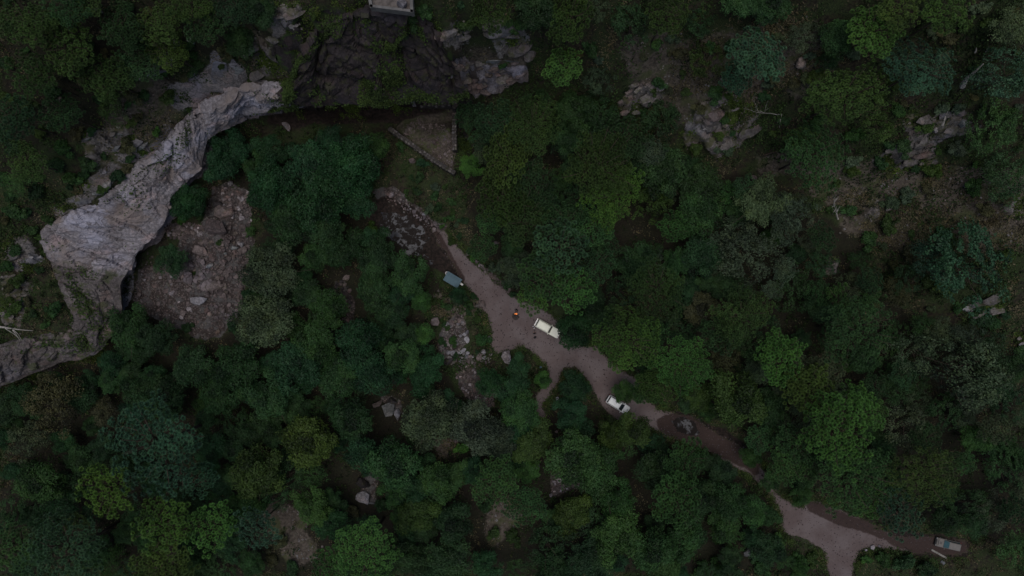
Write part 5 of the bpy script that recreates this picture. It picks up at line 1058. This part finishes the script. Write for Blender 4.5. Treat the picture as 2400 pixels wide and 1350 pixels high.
for (a_, b_, _) in BROWE[1:-2]: BUSH.append((a_ + random.uniform(-14, 4), b_ + random.uniform(-16, 2), random.uniform(16, 34), random.choice(['dg', 'og', 'mg', 'br'])))
for x, y, d, c in BUSH: plant(x, y, d, 'U', c)
BZ = [([(1080,0),(1440,60),(1800,60),(2400,0),(2400,880),(2050,690),(2000,560),(1800,430),(1600,375),(1440,260),(1250,200),(1240,130),(1050,40)], ['og','dg','mg','gg','br'], 105, 24, 60), ([(0,0),(640,0),(600,120),(440,200),(420,290),(250,440),(110,530),(90,620),(150,700),(100,780),(0,800)], ['og','dg','mg','dg','br'], 75, 22, 58),
      ([(900,410),(1060,420),(1110,560),(1240,700),(1200,690),(1040,530)], ['og','mg','gg','dg'], 22, 16, 34), ([(1000,690),(1100,680),(1150,760),(1150,830),(1040,860),(1020,760)], ['og','dg','mg'], 12, 16, 36), ([(690,40),(1000,40),(1070,150),(1090,235),(900,250),(700,260)], ['mg','dg','mg','og'], 26, 16, 36)]
for poly, cols, n, d0_, d1_ in BZ:
    pm = raster([poly]); xs = [a for a, b in poly]; ys = [b for a, b in poly]; k = 0; wall_zone = poly[0] == (690, 40) or poly[0][0] in (900, 1000)
    for _ in range(5000):
        x = random.uniform(min(xs), max(xs)); y = random.uniform(min(ys), max(ys)); d = random.uniform(d0_, d1_)
        if hit(pm, x, y) and spaced(x, y, d / 2, .5) and (wall_zone or clear(x, y, d * .4)):
            plant(x, y, d, 'U', random.choice(cols)); k += 1
            if k >= n: break

# ---------------------------------------------------------------- labels that single out every tree and bush
MARK = [(1283,769,'the cream wagon'),(1447,947,'the white car'),(2216,1272,'the beige car'),(1063,656,'the blue-grey stall roof'),(1010,330,'the walled yard'),(915,10,'the concrete basin'),(510,620,'the grey rockfall'),(545,190,'the flat grey slabs'),(960,555,'the creek pool'),(1605,985,'the muddy puddles'),(1950,1240,'the pale gravel fork'),(1330,1130,'the oval gravel patch'),(1110,905,'the pale stone scree'),(2250,160,'the long white trunk'),(1690,305,'the white-streaked outcrop'),(2130,360,'the pale layered outcrop'),(917,955,'the big cracked boulder'),(220,580,'the pale cliff'),(880,130,'the dark mossy cliff'),(40,763,'the pale fallen branch'),(855,1145,'the dark angular boulder'),(1190,1215,'the brown bare clearing'),(2305,722,'the small pink outcrop'),(1520,222,'the brown lichened outcrop'),(1740,1292,'the pale blue-grey boulder'),(1150,160,'the pink rock ledge'),(1905,480,'the bare pale branches'),(0,1350,"the photo's bottom left corner"),(0,0,"the photo's top left corner"),(2400,0,"the photo's top right corner"),(2400,1350,"the photo's bottom right corner"),(700,1350,'the left-centre bottom edge'),(1350,1350,'the right-centre bottom edge')]
ORD = ['nearest', 'second nearest', 'third nearest', 'fourth nearest', 'fifth nearest', 'sixth nearest', 'seventh nearest', 'eighth nearest', 'ninth nearest', 'tenth nearest', 'eleventh nearest', 'twelfth nearest', 'thirteenth nearest', 'fourteenth nearest', 'fifteenth nearest', 'sixteenth nearest', 'seventeenth nearest', 'eighteenth nearest']
GRP = {}
for rec in PLACED:
    o, x, y, d, k, ck = rec
    mx, my, mn = min(MARK, key=lambda m: (m[0] - x) ** 2 + (m[1] - y) ** 2)
    dx, dy = x - mx, y - my
    side = ('right of' if dx > 0 else 'left of') if abs(dx) > abs(dy) else ('below' if dy > 0 else 'above')
    GRP.setdefault((k, ck, mn, side), []).append((math.hypot(dx, dy), rec))
for (k, ck, mn, side), L in GRP.items():
    L.sort(key=lambda t: t[0])
    for i, (_, (o, x, y, d, _, _)) in enumerate(L):
        word = COL[ck][1] + ' ' + BIG[k]
        lab = f'{word} {side} {mn}' if len(L) == 1 else f'{word} {side} {mn}, {ORD[min(i, 17)]}'
        tag(o, lab, 'bush' if k == 'U' else 'pine tree' if k in 'PQ' else 'tree', 'bushes on the slopes' if k == 'U' else 'pine trees of the valley' if k in 'PQ' else 'leafy trees of the valley')

# ---------------------------------------------------------------- ground cover nobody could count
def cover(name, n, seed, size, colr, weight, tall, mat='grass', per=9, spread=.32):
    """low leaves or blades strewn over the ground by a weight per grid cell"""
    r = np.random.default_rng(seed); w = weight.copy(); w[~near] = 0; w[(np.abs(GX) > 120) | (GY > 76) | (GY < -71)] = 0
    k = n // per; cs = np.cumsum(w.ravel()); ii = np.repeat(np.searchsorted(cs, r.uniform(0, cs[-1], k)), per); n = k * per      # tufts and low plants of a few leaves each
    sp = np.repeat(r.uniform(.5, 1.5, k), per) * spread; gj = np.repeat(r.uniform(-.5, .5, (k, 2)) * STEP, per, 0); tone = np.repeat(r.normal(0, .22, k), per)
    x = GX.ravel()[ii] + gj[:, 0] + r.normal(0, 1, n) * sp; y = GY.ravel()[ii] + gj[:, 1] + r.normal(0, 1, n) * sp
    z = ground_z(x, y) + r.uniform(0, 1, n) * tall * (.25 + 1.1 * np.clip(fbm(x, y, 2.2, 2, seed + 8) + .3, 0, 1))
    V, Fq = quads(np.stack([x, y, z], -1), r.normal(size=(n, 3)) * [.6, .6, .3] + [0, 0, .7], size, r)
    sh = np.clip(fbm(x, y, 3.0, 3, seed) * .4 + .5 + tone + r.normal(0, .12, n), 0, 1)
    o = link(name, fast_mesh(name, V, Fq, False, [M[mat]], dict(shade=np.repeat(sh, 4)))); o.color = (*colr, 1)
    return o
veg = np.clip(1 - np.clip(m_yard * 3 + m_road * 3 + m_pale * 1.5 + m_rub * 1.3 + m_wet_shade * 2 + m_dark * .7 + m_out * .8, 0, 1), 0, 1)
pat = np.clip(fbm(GX, GY, 5, 4, 91) * 1.6 + .35, 0, 1); pat2 = np.clip(fbm(GX, GY, 4, 4, 93) * 1.8 + .3, 0, 1)
tag(cover('green_undergrowth', 230000, 1, .2, (.030, .053, .019), veg * pat * (1 - .6 * m_soil) * (1 - .8 * m_for), 1.1), 'low green undergrowth covering the slopes between the trees', 'undergrowth', None, 'stuff')
tag(cover('dry_grass', 150000, 2, .17, (.09, .079, .054), veg * np.clip(pat2 * (.3 + m_soil) * (1 - .7 * m_for), 0, 1), .45), 'dry brownish grass on the open slopes', 'grass', None, 'stuff')
tag(cover('moss', 50000, 3, .2, (.045, .072, .018), np.clip(m_dark + .7 * m_out, 0, 1) * np.clip(fbm(GX, GY, 3.2, 4, 95) * 2.6 - .1, 0, 1), .3), 'yellow-green moss patches on the dark cliff and outcrops', 'moss', None, 'stuff')
tag(cover('verge_weeds', 26000, 4, .15, (.045, .07, .022), np.clip(blur(m_road, 6) * 4, 0, 1) * np.clip(1 - m_road * 1.6, 0, 1) * veg * pat2, .4), 'low weeds along the edges of the gravel road', 'weeds', None, 'stuff')

def pebbles(name, n, seed, weight, mat, smin, smax):
    r = np.random.default_rng(seed); w = weight.copy(); w[~near] = 0
    cs = np.cumsum(w.ravel()); ii = np.searchsorted(cs, r.uniform(0, cs[-1], n))
    x = GX.ravel()[ii] + r.uniform(-.5, .5, n) * STEP; y = GY.ravel()[ii] + r.uniform(-.5, .5, n) * STEP
    v = np.array([(1, 0, 0), (-1, .1, 0), (.1, 1, 0), (0, -1, 0), (.1, 0, .8), (0, 0, -.6)]); f = np.array([(0, 2, 4), (2, 1, 4), (1, 3, 4), (3, 0, 4), (2, 0, 5), (1, 2, 5), (3, 1, 5), (0, 3, 5)])
    s = smin + (smax - smin) * r.uniform(0, 1, n) ** 3; a = r.uniform(0, 6.28, n); ca, sa = np.cos(a), np.sin(a); asp = r.uniform(.6, 1, n)
    V = np.stack([(v[None, :, 0] * ca[:, None] - v[None, :, 1] * sa[:, None] * asp[:, None]) * s[:, None] + x[:, None], (v[None, :, 0] * sa[:, None] + v[None, :, 1] * ca[:, None] * asp[:, None]) * s[:, None] + y[:, None], v[None, :, 2] * s[:, None] + (ground_z(x, y) + .04)[:, None]], -1).reshape(-1, 3)
    return link(name, fast_mesh(name, V, (f[None] + 6 * np.arange(n)[:, None, None]).reshape(-1, 3), False, [M[mat]]))
edge_w = np.clip(m_road * 4, 0, 1) * np.clip(1.25 - m_road, .06, 1)
tag(pebbles('road_pebbles', 5000, 21, edge_w, 'rubble', .05, .2), 'loose pebbles strewn over the gravel road', 'pebbles', None, 'stuff')
tag(pebbles('slope_stones', 4000, 22, np.clip(m_soil * .5 * (1 - m_yard) + m_out + m_rub * .6, 0, 1) * np.clip(1 - m_road * 3, 0, 1), 'lichen', .06, .34), 'small pale stones scattered over the bare slopes', 'stones', None, 'stuff')
